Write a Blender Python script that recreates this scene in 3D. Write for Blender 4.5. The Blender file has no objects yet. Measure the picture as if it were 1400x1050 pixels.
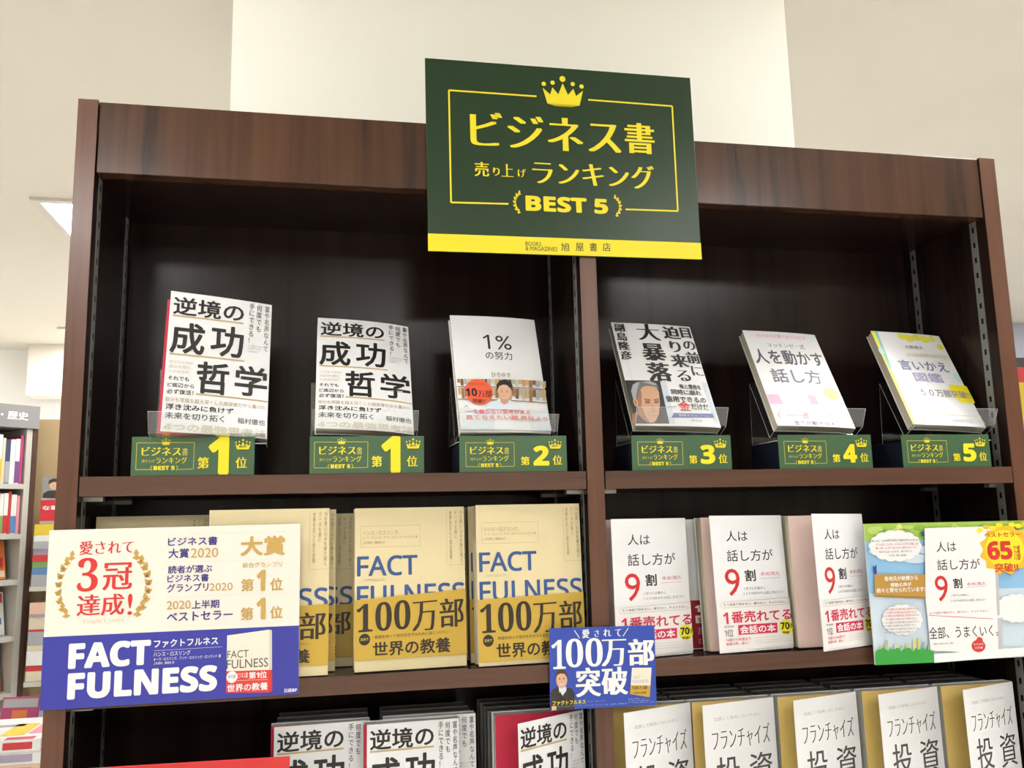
import bpy, bmesh, math, random
from mathutils import Matrix, Vector

SC = bpy.context.scene
COL = SC.collection
rnd = random.Random(7)

# ------------------------------------------------------------------ camera
YAW, PITCH, ROLL = 0.1960, 0.1537, -0.0218
FPX = 1205.73                                   # focal length in pixels of the 1400 px wide frame
fw = Vector((math.sin(YAW)*math.cos(PITCH), math.cos(YAW)*math.cos(PITCH), math.sin(PITCH)))
r0 = Vector((math.cos(YAW), -math.sin(YAW), 0))
u0 = r0.cross(fw)
rt = math.cos(ROLL)*r0 + math.sin(ROLL)*u0
up = -math.sin(ROLL)*r0 + math.cos(ROLL)*u0
cd = bpy.data.cameras.new('camera')
cam = bpy.data.objects.new('camera', cd); COL.objects.link(cam)
cam.matrix_world = Matrix(((rt.x, up.x, -fw.x, 0.3439), (rt.y, up.y, -fw.y, -1.19), (rt.z, up.z, -fw.z, 1.4842), (0, 0, 0, 1)))
cd.sensor_fit = 'HORIZONTAL'; cd.sensor_width = 36; cd.lens = FPX/1400*36
cd.clip_start = .05; cd.clip_end = 100
SC.camera = cam

# ------------------------------------------------------------------ world and exposure
w = bpy.data.worlds.new('world'); SC.world = w; w.use_nodes = True
w.node_tree.nodes['Background'].inputs[0].default_value = (.9, .92, 1, 1)
w.node_tree.nodes['Background'].inputs[1].default_value = .05
SC.view_settings.view_transform = 'Standard'; SC.view_settings.look = 'None'
SC.view_settings.gamma = 1; SC.view_settings.use_curve_mapping = False
SC.view_settings.exposure = 0.0
LAMP_POWER = 26.0                               # emission strength of the ceiling panels
LAMPS = [(-.45, 2.52), (2.02, -.33), (-.65, -.45), (-3.2, -.33), (4.5, -.33), (1.92, -2.4), (-.65, -2.4), (.65, -3.7), (4.5, -2.4), (-3.2, -2.4), (4.65, 2.52), (-3.0, 2.52), (2.10, 2.52), (1.92, -4.4), (-.65, -4.4), (-1.0, 4.78), (-3.3, 4.6), (-.40, 3.9), (1.2, 4.6)]  # first panel visible, the unseen rest partly added to brighten shelves and far wall

# ------------------------------------------------------------------ materials
def lin(c):
    c = c/255
    return c/12.92 if c <= .04045 else ((c+.055)/1.055)**2.4
KREF = .68                                      # printed colours were read off a photo whose paper white is near clipping
def rgb(r, g, b): return (lin(r)*KREF, lin(g)*KREF, lin(b)*KREF, 1)
def raw(r, g, b): return (lin(r), lin(g), lin(b), 1)

MATS = {}
def plain(name, col, rough=.5, spec=.5, noise=0.0, scale=60, metal=0, bump=0):
    """principled material with a faint procedural mottling"""
    if name in MATS: return MATS[name]
    m = bpy.data.materials.new(name); m.use_nodes = True; MATS[name] = m
    nt = m.node_tree; p = nt.nodes['Principled BSDF']
    p.inputs['Base Color'].default_value = col; p.inputs['Roughness'].default_value = rough
    p.inputs['Specular IOR Level'].default_value = spec; p.inputs['Metallic'].default_value = metal
    if noise or bump:
        tc = nt.nodes.new('ShaderNodeTexCoord'); n = nt.nodes.new('ShaderNodeTexNoise'); n.inputs['Scale'].default_value = scale
        nt.links.new(tc.outputs['Object'], n.inputs['Vector'])
    if noise:
        rp = nt.nodes.new('ShaderNodeValToRGB')
        rp.color_ramp.elements[0].position = .3; rp.color_ramp.elements[1].position = .7
        rp.color_ramp.elements[0].color = [c*(1-noise) for c in col[:3]] + [1]
        rp.color_ramp.elements[1].color = [min(1, c*(1+noise)) for c in col[:3]] + [1]
        nt.links.new(n.outputs['Fac'], rp.inputs['Fac']); nt.links.new(rp.outputs['Color'], p.inputs['Base Color'])
    if bump:
        b = nt.nodes.new('ShaderNodeBump'); b.inputs['Strength'].default_value = bump; b.inputs['Distance'].default_value = .001
        nt.links.new(n.outputs['Fac'], b.inputs['Height']); nt.links.new(b.outputs['Normal'], p.inputs['Normal'])
    return m

def wood(name, axis, lo, hi, rough=.22, spec=.45):
    """dark walnut laminate: stretched noise streaks along one axis"""
    m = bpy.data.materials.new(name); m.use_nodes = True; MATS[name] = m
    nt = m.node_tree; p = nt.nodes['Principled BSDF']
    p.inputs['Specular IOR Level'].default_value = spec
    tc = nt.nodes.new('ShaderNodeTexCoord'); mp = nt.nodes.new('ShaderNodeMapping')
    s = [1, 1, 1]
    for i in range(3): s[i] = 1.1 if i == axis else 34
    mp.inputs['Scale'].default_value = s
    nt.links.new(tc.outputs['Object'], mp.inputs['Vector'])
    n1 = nt.nodes.new('ShaderNodeTexNoise'); n1.inputs['Scale'].default_value = 1; n1.inputs['Detail'].default_value = 7; n1.inputs['Roughness'].default_value = .62; n1.inputs['Distortion'].default_value = .5
    nt.links.new(mp.outputs['Vector'], n1.inputs['Vector'])
    mp2 = nt.nodes.new('ShaderNodeMapping')
    mp2.inputs['Scale'].default_value = [.8 if i == axis else 7 for i in range(3)]
    nt.links.new(tc.outputs['Object'], mp2.inputs['Vector'])
    n2 = nt.nodes.new('ShaderNodeTexNoise'); n2.inputs['Scale'].default_value = 1.3; n2.inputs['Detail'].default_value = 3
    nt.links.new(mp2.outputs['Vector'], n2.inputs['Vector'])
    mx = nt.nodes.new('ShaderNodeMath'); mx.operation = 'MULTIPLY_ADD'; mx.inputs[1].default_value = .5
    ml = nt.nodes.new('ShaderNodeMath'); ml.operation = 'MULTIPLY'; ml.inputs[1].default_value = .5
    nt.links.new(n2.outputs['Fac'], ml.inputs[0]); nt.links.new(n1.outputs['Fac'], mx.inputs[0]); nt.links.new(ml.outputs[0], mx.inputs[2])
    rp = nt.nodes.new('ShaderNodeValToRGB'); e = rp.color_ramp.elements
    e[0].position = .36; e[0].color = lo; e[1].position = .62; e[1].color = hi
    k = rp.color_ramp.elements.new(.46); k.color = [(.45*a+.55*b) for a, b in zip(lo, hi)]
    nt.links.new(mx.outputs[0], rp.inputs['Fac']); nt.links.new(rp.outputs['Color'], p.inputs['Base Color'])
    n3 = nt.nodes.new('ShaderNodeTexNoise'); n3.inputs['Scale'].default_value = 9; n3.inputs['Detail'].default_value = 4
    nt.links.new(tc.outputs['Object'], n3.inputs['Vector'])
    mr = nt.nodes.new('ShaderNodeMapRange'); mr.inputs['To Min'].default_value = rough*.8; mr.inputs['To Max'].default_value = rough*1.15
    nt.links.new(n3.outputs['Fac'], mr.inputs['Value']); nt.links.new(mr.outputs['Result'], p.inputs['Roughness'])
    b = nt.nodes.new('ShaderNodeBump'); b.inputs['Strength'].default_value = .12; b.inputs['Distance'].default_value = .0006
    nt.links.new(n1.outputs['Fac'], b.inputs['Height']); nt.links.new(b.outputs['Normal'], p.inputs['Normal'])
    return m

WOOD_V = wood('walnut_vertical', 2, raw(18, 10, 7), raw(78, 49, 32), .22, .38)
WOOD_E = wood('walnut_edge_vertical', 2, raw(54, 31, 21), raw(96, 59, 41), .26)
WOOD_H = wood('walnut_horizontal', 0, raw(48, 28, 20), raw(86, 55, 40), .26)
WOOD_SHADE_V = wood('shaded_walnut_vertical', 2, raw(16, 11, 10), raw(42, 30, 26), .22, .17)  # interior copies of the walnut, darkened for the shade inside the case
WOOD_SHADE_H = wood('shaded_walnut_horizontal', 0, raw(16, 11, 10), raw(40, 27, 22), .22, .2)

INK = dict(yellow=(250, 232, 30), gold=(214, 202, 90), lemon=(250, 235, 20), darkgreen=(50, 62, 40), green=(52, 92, 60), ink=(34, 32, 32), goldline=(200, 176, 130), goldpale=(220, 206, 178),
 grey2=(50, 48, 48), grey3=(78, 76, 76), grey4=(96, 94, 94), grey5=(112, 110, 110), grey6=(130, 128, 130), grey7=(150, 148, 150), grey8=(185, 183, 184), grey9=(212, 208, 210), grey10=(150, 150, 152),
 brown1=(170, 120, 70), brown2=(205, 178, 140), brown3=(130, 92, 62), orange2=(222, 150, 90), shirt=(225, 234, 242), skin=(226, 180, 148), skin2=(206, 154, 122), skin3=(214, 168, 134), skin4=(168, 118, 92), hair=(44, 36, 34), hair2=(74, 52, 42), hairgrey=(172, 174, 178), hairgrey2=(120, 118, 118),
 red=(214, 44, 48), red2=(226, 120, 130), orange=(240, 98, 62), pinkred=(232, 104, 112), obiwhite=(226, 234, 242), obigrey=(206, 216, 226), photodark=(40, 40, 44), bluepurple=(86, 90, 170),
 pink=(248, 170, 190), slate=(78, 76, 92), slate2=(120, 116, 132), pinkband=(250, 178, 208), pinkband2=(252, 214, 230), paleyellow=(244, 238, 130), lemon2=(240, 236, 70), lemon3=(220, 214, 110), teal=(140, 206, 196), tealpale=(196, 232, 226), slateblue=(128, 134, 178), lavender=(172, 172, 212),
 thinbrown=(176, 156, 116), factblue=(48, 88, 150), obiink=(46, 34, 22), obibrown=(116, 86, 30), obigold=(206, 168, 56), crimson=(216, 44, 84), white=(250, 250, 250), brightyellow=(246, 236, 40), deepred=(172, 26, 44), cream=(246, 240, 222), cream2=(224, 216, 200),
 popblue=(56, 60, 168), popred=(222, 52, 44), popred2=(228, 64, 54), popgold=(212, 172, 92), popgoldpale=(238, 214, 178), popnavy=(62, 58, 140), suit=(52, 44, 42), suit2=(34, 28, 30), popblue2=(170, 186, 236),
 leaf=(168, 206, 84), leaf2=(196, 222, 120), leaf3=(140, 190, 70), lemonleaf=(226, 232, 140), sky=(150, 204, 244), skypale=(214, 232, 246), plank=(196, 150, 64), plank2=(164, 122, 50), bird=(52, 70, 150), city1=(216, 214, 130), city2=(150, 178, 160), city3=(186, 206, 140), grass=(58, 168, 68), coverwhite=(250, 248, 248), greyspine=(206, 200, 206), redapple=(222, 62, 54), orangeyellow=(250, 196, 44), redpop=(206, 44, 60))
def ink(n): return plain('ink_'+n, rgb(*INK[n]), .42, .4)

PAPER = plain('white_cover', rgb(244, 245, 247), .33, .5, .012, 30)
COATED = plain('coated_cover', rgb(244, 245, 247), .21, .62, .012, 30)
PAGES = plain('page_edges', rgb(222, 212, 186), .8, .2, .06, 400)
PAGESW = plain('page_edges_white', rgb(232, 230, 222), .8, .2, .05, 400)
ACR = None
def acrylic():
    m = bpy.data.materials.new('clear_acrylic'); m.use_nodes = True; nt = m.node_tree
    nt.nodes.remove(nt.nodes['Principled BSDF'])
    out = [n for n in nt.nodes if n.type == 'OUTPUT_MATERIAL'][0]
    t = nt.nodes.new('ShaderNodeBsdfTransparent'); t.inputs[0].default_value = (.95, .96, .96, 1)
    g = nt.nodes.new('ShaderNodeBsdfGlossy'); g.inputs['Roughness'].default_value = .08
    lw = nt.nodes.new('ShaderNodeLayerWeight'); lw.inputs['Blend'].default_value = .5
    pw = nt.nodes.new('ShaderNodeMath'); pw.operation = 'POWER'; pw.inputs[1].default_value = 4.5
    f = nt.nodes.new('ShaderNodeMath'); f.operation = 'MULTIPLY_ADD'; f.inputs[1].default_value = .85; f.inputs[2].default_value = .07
    nt.links.new(lw.outputs['Facing'], pw.inputs[0]); nt.links.new(pw.outputs[0], f.inputs[0])
    n = nt.nodes.new('ShaderNodeTexNoise'); n.inputs['Scale'].default_value = 25
    mr = nt.nodes.new('ShaderNodeMapRange'); mr.inputs['To Min'].default_value = .05; mr.inputs['To Max'].default_value = .14
    nt.links.new(n.outputs['Fac'], mr.inputs['Value']); nt.links.new(mr.outputs['Result'], g.inputs['Roughness'])
    mx = nt.nodes.new('ShaderNodeMixShader')
    nt.links.new(f.outputs[0], mx.inputs[0]); nt.links.new(t.outputs[0], mx.inputs[1]); nt.links.new(g.outputs[0], mx.inputs[2])
    nt.links.new(mx.outputs[0], out.inputs['Surface'])
    return m
ACR = acrylic()
def acrylic_edge():
    m = bpy.data.materials.new('acrylic_cut_edge'); m.use_nodes = True; nt = m.node_tree; p = nt.nodes['Principled BSDF']
    out = [n for n in nt.nodes if n.type == 'OUTPUT_MATERIAL'][0]
    p.inputs['Base Color'].default_value = (.75, .78, .78, 1); p.inputs['Roughness'].default_value = .35
    t = nt.nodes.new('ShaderNodeBsdfTransparent'); mx = nt.nodes.new('ShaderNodeMixShader'); mx.inputs[0].default_value = .55
    nt.links.new(t.outputs[0], mx.inputs[1]); nt.links.new(p.outputs[0], mx.inputs[2]); nt.links.new(mx.outputs[0], out.inputs['Surface'])
    return m
ACRE = acrylic_edge()
STEEL = plain('zinc_rail', raw(128, 128, 124), .42, .5, .08, 120, .35)

# ------------------------------------------------------------------ object helpers
def link(o, parent=None):
    COL.objects.link(o)
    if parent: o.parent = parent
    return o
def tag(o, label, cat, group=None):
    o['label'] = label; o['category'] = cat
    if group: o['group'] = group
    return o
def thing(name, label, cat, loc=(0, 0, 0), group=None, mat=None):
    o = bpy.data.objects.new(name, None); o.empty_display_size = .05; link(o)
    if mat is not None: o.matrix_world = mat
    else: o.location = loc
    return tag(o, label, cat, group)
def struct(o): o['kind'] = 'structure'; return o
def frame_matrix(loc, yaw=0, tilt=0, roll=0):
    """x along the width, y into the depth, z up the height of a leaning book or card (degrees)"""
    y, t, r = (math.radians(a) for a in (yaw, tilt, roll))
    ex = Vector((math.cos(y), math.sin(y), 0)); n0 = Vector((-math.sin(y), math.cos(y), 0)); Z = Vector((0, 0, 1))
    ez = math.cos(t)*Z + math.sin(t)*n0; ey = math.cos(t)*n0 - math.sin(t)*Z
    e1 = math.cos(r)*ex + math.sin(r)*ez; e2 = -math.sin(r)*ex + math.cos(r)*ez
    return Matrix(((e1.x, ey.x, e2.x, loc[0]), (e1.y, ey.y, e2.y, loc[1]), (e1.z, ey.z, e2.z, loc[2]), (0, 0, 0, 1)))

class MB:
    """collects faces with materials and links them as ONE mesh object"""
    def __init__(s): s.v = []; s.f = []; s.m = []; s.mats = []
    def mi(s, m):
        if m not in s.mats: s.mats.append(m)
        return s.mats.index(m)
    def add(s, vs, fs, m):
        b = len(s.v); i = s.mi(m); s.v += [tuple(v) for v in vs]
        for f in fs: s.f.append([b+k for k in f]); s.m.append(i)
    def box(s, x0, y0, z0, x1, y1, z1, m):
        s.add([(x0, y0, z0), (x1, y0, z0), (x1, y1, z0), (x0, y1, z0), (x0, y0, z1), (x1, y0, z1), (x1, y1, z1), (x0, y1, z1)],
              [(0, 3, 2, 1), (4, 5, 6, 7), (0, 1, 5, 4), (1, 2, 6, 5), (2, 3, 7, 6), (3, 0, 4, 7)], m)
    def build(s, name, parent=None, bevel=0, smooth=False):
        me = bpy.data.meshes.new(name); me.from_pydata(s.v, [], s.f)
        for m in s.mats: me.materials.append(m)
        me.polygons.foreach_set('material_index', s.m)
        if smooth: me.polygons.foreach_set('use_smooth', [True]*len(s.f))
        me.update()
        o = link(bpy.data.objects.new(name, me), parent)
        if bevel:
            b = o.modifiers.new('bevel', 'BEVEL'); b.width = bevel; b.segments = 2; b.limit_method = 'ANGLE'; b.angle_limit = .6
        return o
def boxpart(name, parent, dims, m, bevel=.0008):
    b = MB(); b.box(*dims, m); return b.build(name, parent, bevel)

# ------------------------------------------------------------------ lettering
# style: (outline offset, emboldening radius, extra widening of the vertical strokes)
STY = {'g': (0, .004, 0), 'b': (0, .022, 0), 'h': (0, .030, 0), 'h0': (0, 0, 0), 'h1': (0, .034, 0), 'n': (0, .020, 0), 'n0': (0, 0, 0), 'm': (0, 0, .022), 'm2': (0, .008, .034), 'm0': (0, 0, .008), 'v': (0, .006, 0), 'v0': (0, 0, 0), 'vm': (0, .010, .040), 's': (0, 0, 0)}
HEAVY = ('b', 'h', 'h0', 'h1')
def alt(ch, style):
    """sans bold letters and digits for the heavy styles, a flagged 1 elsewhere"""
    if style in HEAVY:
        if '0' <= ch <= '9': return chr(0x1D7EC+ord(ch)-48)
        if 'A' <= ch <= 'Z': return chr(0x1D5D4+ord(ch)-65)
    if style == 'n' and 'A' <= ch <= 'Z': return chr(0x1D5A0+ord(ch)-65)
    if ch == '1': return chr(0x1D7E3)
    return ch
def copies(style, thin=False):
    off, r, dx = STY[style]
    if thin: r = 0; dx += .014
    out = [(0, 0)]
    if r: out += [(r*math.cos(k*math.pi/3), r*math.sin(k*math.pi/3)) for k in range(6)]
    if dx: out = [(x+sx, y) for x, y in out for sx in ((-dx, -dx/3, dx/3, dx) if not r else (-dx, 0, dx))]
    return out
GL = {}
def glyph(ch, off):
    key = (ch, off)
    if key in GL: return GL[key]
    cu = bpy.data.curves.new('glyph', 'FONT'); cu.body = ch; cu.size = 1; cu.offset = off; cu.resolution_u = 3; cu.fill_mode = 'FRONT'
    o = bpy.data.objects.new('glyph', cu); COL.objects.link(o); bpy.context.view_layer.update()
    me = bpy.data.meshes.new_from_object(o.evaluated_get(bpy.context.evaluated_depsgraph_get()))
    vs = [(v.co.x, v.co.y) for v in me.vertices]; fs = [tuple(p.vertices) for p in me.polygons]
    bpy.data.objects.remove(o); bpy.data.curves.remove(cu); bpy.data.meshes.remove(me)
    GL[key] = (vs, fs); return GL[key]
def runs(s):
    out = []
    for ch in s:
        if ord(ch) < 0x2000 or 0x1D400 <= ord(ch) < 0x1D800:
            if out and out[-1][1]: out[-1][0] += ch; continue
            out.append([ch, True])
        else: out.append([ch, False])
    return out
TX = {}
def text_mesh(s, style):
    """flat mesh of a line (or, for styles starting with v, a column) of text, ink box scaled to 0..1"""
    if (s, style) in TX: return TX[(s, style)]
    off = STY[style][0]; V = []; F = []; x = 0; y = 0; vert = style[0] == 'v'; cps = copies(style); Z = []
    for t, latin in runs(''.join(alt(c, style) for c in s)):
        if t.strip() == '': x += .4; continue
        thin = style in ('m', 'm2', 'm0', 'vm') and (0x3040 <= ord(t[0]) <= 0x30FF or t in '万大上人')   # brush style: thin level strokes
        vs, fs = glyph(t, -.016 if thin else off)
        for k, (sx, sy) in enumerate(copies(style, True) if thin else cps):
            b = len(V); V += [(vx+x+sx, vy+y+sy) for vx, vy in vs]; F += [tuple(b+i for i in f) for f in fs]; Z += [k]*len(vs)
        if vert: y -= 1.04
        else: x += (max(v[0] for v in vs)+.06) if latin else 1.0
    a = min(v[0] for v in V); b = max(v[0] for v in V); c = min(v[1] for v in V); d = max(v[1] for v in V)
    V = [((vx-a)/(b-a), (vy-c)/(d-c), k) for (vx, vy), k in zip(V, Z)]
    TX[(s, style)] = (V, F); return TX[(s, style)]

CROWN = [(.0, .42), (.10, .93), (.30, 1.0), (.70, 1.0), (.90, .93), (1.0, .42), (.82, .62), (.76, .38), (.62, .60), (.5, .22), (.38, .60), (.24, .38), (.18, .62)]
CROWN_DOTS = [(.03, .28, .055), (.25, .22, .055), (.5, .07, .075), (.75, .22, .055), (.97, .28, .055)]

def draw(mb, items, W, H, fmap, lay0=0):
    """print a layout on a face: fmap(x, z, offset) puts a point of the face into the part's space"""
    lay = lay0
    def P(u, v, e=0): return fmap(u*W, (1-v)*H, .00022+lay*.00003+e)
    def poly(pts, c): mb.add([P(*p) for p in pts], [list(range(len(pts)))[::-1]], ink(c))
    def seg(a, b, wd, c):
        ax, az, bx, bz = a[0]*W, (1-a[1])*H, b[0]*W, (1-b[1])*H
        L = math.hypot(bx-ax, bz-az) or 1e-6; nx, nz = -(bz-az)/L*wd/2, (bx-ax)/L*wd/2; n = max(1, int(L/.018))
        vs = []
        for i in range(n+1):
            t = i/n; x, z = ax+(bx-ax)*t, az+(bz-az)*t
            vs += [fmap(x+nx, z+nz, .00022+lay*.00003), fmap(x-nx, z-nz, .00022+lay*.00003)]
        mb.add(vs, [(2*i, 2*i+1, 2*i+3, 2*i+2) for i in range(n)], ink(c))
    for it in items:
        k = it[0]; lay += (k != 't')
        if k == 't':
            _, s, a, b, c, d, col, st = it
            V, F = text_mesh(s, st)
            mb.add([P(a+(c-a)*x, d-(d-b)*y, .00003+k_*.000012) for x, y, k_ in V], F, ink(col))
        elif k == 'r':
            _, a, b, c, d, col = it
            n = 10
            for i in range(n):
                p, q = a+(c-a)*i/n, a+(c-a)*(i+1)/n
                poly([(p, b), (q, b), (q, d), (p, d)], col)
        elif k == 'p': poly(it[1], it[2])
        elif k == 'e':
            _, a, b, ru, rv, col = it
            poly([(a+ru*math.cos(t*math.pi/12), b+rv*math.sin(t*math.pi/12)) for t in range(24)], col)
        elif k == 'l':
            for a, b in zip(it[1][:-1], it[1][1:]): seg(a, b, it[2], it[3])
        elif k == 'crown':
            _, a, b, c, d, col = it
            M = lambda x, y: (a+(c-a)*x, b+(d-b)*y)
            poly([M(*p) for p in [CROWN[0], CROWN[1], CROWN[2], CROWN[3], CROWN[4], CROWN[5]] ][1:5], col)
            for tri in ((0, 1, 12), (12, 1, 11), (11, 1, 10), (10, 1, 2), (10, 2, 9), (9, 2, 3), (9, 3, 8), (8, 3, 4), (8, 4, 7), (7, 4, 6), (6, 4, 5)):
                poly([M(*CROWN[t]) for t in tri], col)
            for x, y, r in CROWN_DOTS:
                cx, cy = M(x, y); ru = r*(c-a); rv = ru*W/H
                poly([(cx+ru*math.cos(t*math.pi/6), cy+rv*math.sin(t*math.pi/6)) for t in range(12)], col)
        elif k[:6] in ('laurel', 'wreath'):
            _, a, b, c, d, col = it
            left = k[-1] == 'L'; n = 7 if k[0] == 'l' else 9
            for i in range(n):
                t = (i+.3)/n; ang = math.radians(-58+116*t); R = .92
                x = (math.cos(ang)-.5)/.5*.62; y = .5+math.sin(ang)/.85*.5
                for side in (-1, 1):
                    lx = x+.10*side; th = ang+math.pi/2+side*.75
                    pts = []
                    for s_, o_ in ((0, 0), (.5, .30), (1, 0), (.5, -.30)):
                        le = .40*(c-a)*W; px = le*(s_*math.cos(th)-o_*math.sin(th)); py = le*(s_*math.sin(th)+o_*math.cos(th))
                        pts.append((px, py))
                    X0 = (a+(c-a)*(1-lx)) if left else (a+(c-a)*lx)
                    Y0 = d-(d-b)*y
                    q = [((X0-px/W) if left else (X0+px/W), Y0-py/H) for px, py in pts]
                    poly(q if left else q[::-1], col)

def card(name, label, cat, mat, W, H, T, face, prints, group=None, pname='printed_design', back=None):
    """stiff printed card; local x = width, z = height, front at y = 0"""
    t = thing(name, label, cat, mat=mat, group=group)
    b = MB(); b.box(0, 0, 0, W, T, H, face); b.build('board', t, .0006)
    fm = lambda x, z, o: (x, -o, z)
    p = MB()
    for L, (u0, v0, u1, v1) in prints:
        draw(p, LAYOUT[L], W*(u1-u0), H*(v1-v0), lambda x, z, o, u0=u0, v1=v1: (x+u0*W, -o, z+(1-v1)*H))
    p.build(pname, t)
    return t

def slab(mb, fm, x0, x1, z0, z1, of, ob, m, n=12, m_edge=None):
    """curved sheet or block between two offsets behind the front surface"""
    vs = []
    for i in range(n+1):
        x = x0+(x1-x0)*i/n
        vs += [fm(x, z0, of), fm(x, z1, of), fm(x, z1, ob), fm(x, z0, ob)]
    e = m_edge or m
    for i in range(n):
        a = 4*i; c = a+4
        q = vs[a:a+8]
        mb.add(q, [(0, 4, 5, 1)], m); mb.add(q, [(2, 6, 7, 3)], m); mb.add(q, [(1, 5, 6, 2), (3, 7, 4, 0)], e)
    mb.add(vs[:4], [(0, 1, 2, 3)], e); mb.add(vs[-4:], [(3, 2, 1, 0)], e)

def book(name, label, mat, W, H, T, cover=None, prints=(), band=None, open_deg=0, endpaper=None, bend=0, group=None, pages=None, curl=0, cat='book', rest=True, trim=0):
    """paperback, spine on the right (x = W), front at y = 0; parts: pages, back_cover, front_cover, endpaper, paper_band"""
    cover = cover or PAPER; pages = pages or PAGES
    if rest:                                        # stand it on its lowest corner
        mat = mat.copy(); z0 = mat[2][3]
        mat[2][3] += z0 + .0004 - min((mat @ Vector((x, y, 0))).z for x in (-.0004, W+.0004) for y in (-.0016, T))
    t = thing(name, label, cat, mat=mat, group=group)
    th = math.radians(open_deg)
    def base(x, z, o): return (x, bend*(x/W)**3 - o, z)
    def flap(x, z, o):
        d = W-x; a = th*(1-curl*(1-d/W))
        return (W-d*math.cos(a)-o*math.sin(a)*0, bend*(x/W)**3 - d*math.sin(a) - o, z)
    b = MB(); slab(b, base, .0015, W-.0008, .0012, H-.0012, -.0016, -(T-.0010), pages); b.build('pages', t)
    b = MB(); slab(b, base, 0, W, 0, H, -(T-.0009), -T, cover); slab(b, base, W-.0007, W, 0, H, -.0012, -(T-.0009), cover, 1); b.build('back_cover', t)
    b = MB(); slab(b, flap, trim, W, 0, H, 0, -.0009, cover); fc = b.build('front_cover', t)
    if endpaper is not None:
        b = MB(); slab(b, base, .0008, W-.001, .0008, H-.0008, -.0011, -.0015, endpaper); b.build('endpaper', t)
    if prints:
        for nm in ('printed_title', 'printed_author'):
            sel = [L for L in prints if L.endswith('_author') == (nm == 'printed_author')]
            if not sel: continue
            p = MB()
            for L in sel: draw(p, LAYOUT[L], W-trim, H, lambda x, z, o: flap(x+trim, z, o))
            p.build(nm, fc)
    if band:
        col, L, v0, v1 = band[:4]; tip = band[4] if len(band) > 4 else 0     # a paper band round the lower part
        z0, z1 = (1-v1)*H, (1-v0)*H
        fb = lambda x, z, o: flap(x, z + tip*x/W*((z-z0)/(z1-z0)), o+.0016)
        b = MB(); slab(b, fb, -.0003, W+.0003, z0, z1, 0, -.0002, col); bo = b.build('paper_band', t)
        if L:
            p = MB(); draw(p, LAYOUT[L], W, z1-z0, lambda x, z, o: fb(x, z+z0, o)); p.build('band_print', bo)
    return t
def copy_thing(o, mat, label=None, group=None):
    c = o.copy(); COL.objects.link(c); c.matrix_world = mat
    if label: c['label'] = label
    if group: c['group'] = group
    for ch in o.children:
        k = ch.copy(); COL.objects.link(k); k.parent = c
        for g in ch.children:
            q = g.copy(); COL.objects.link(q); q.parent = k
    return c

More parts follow.
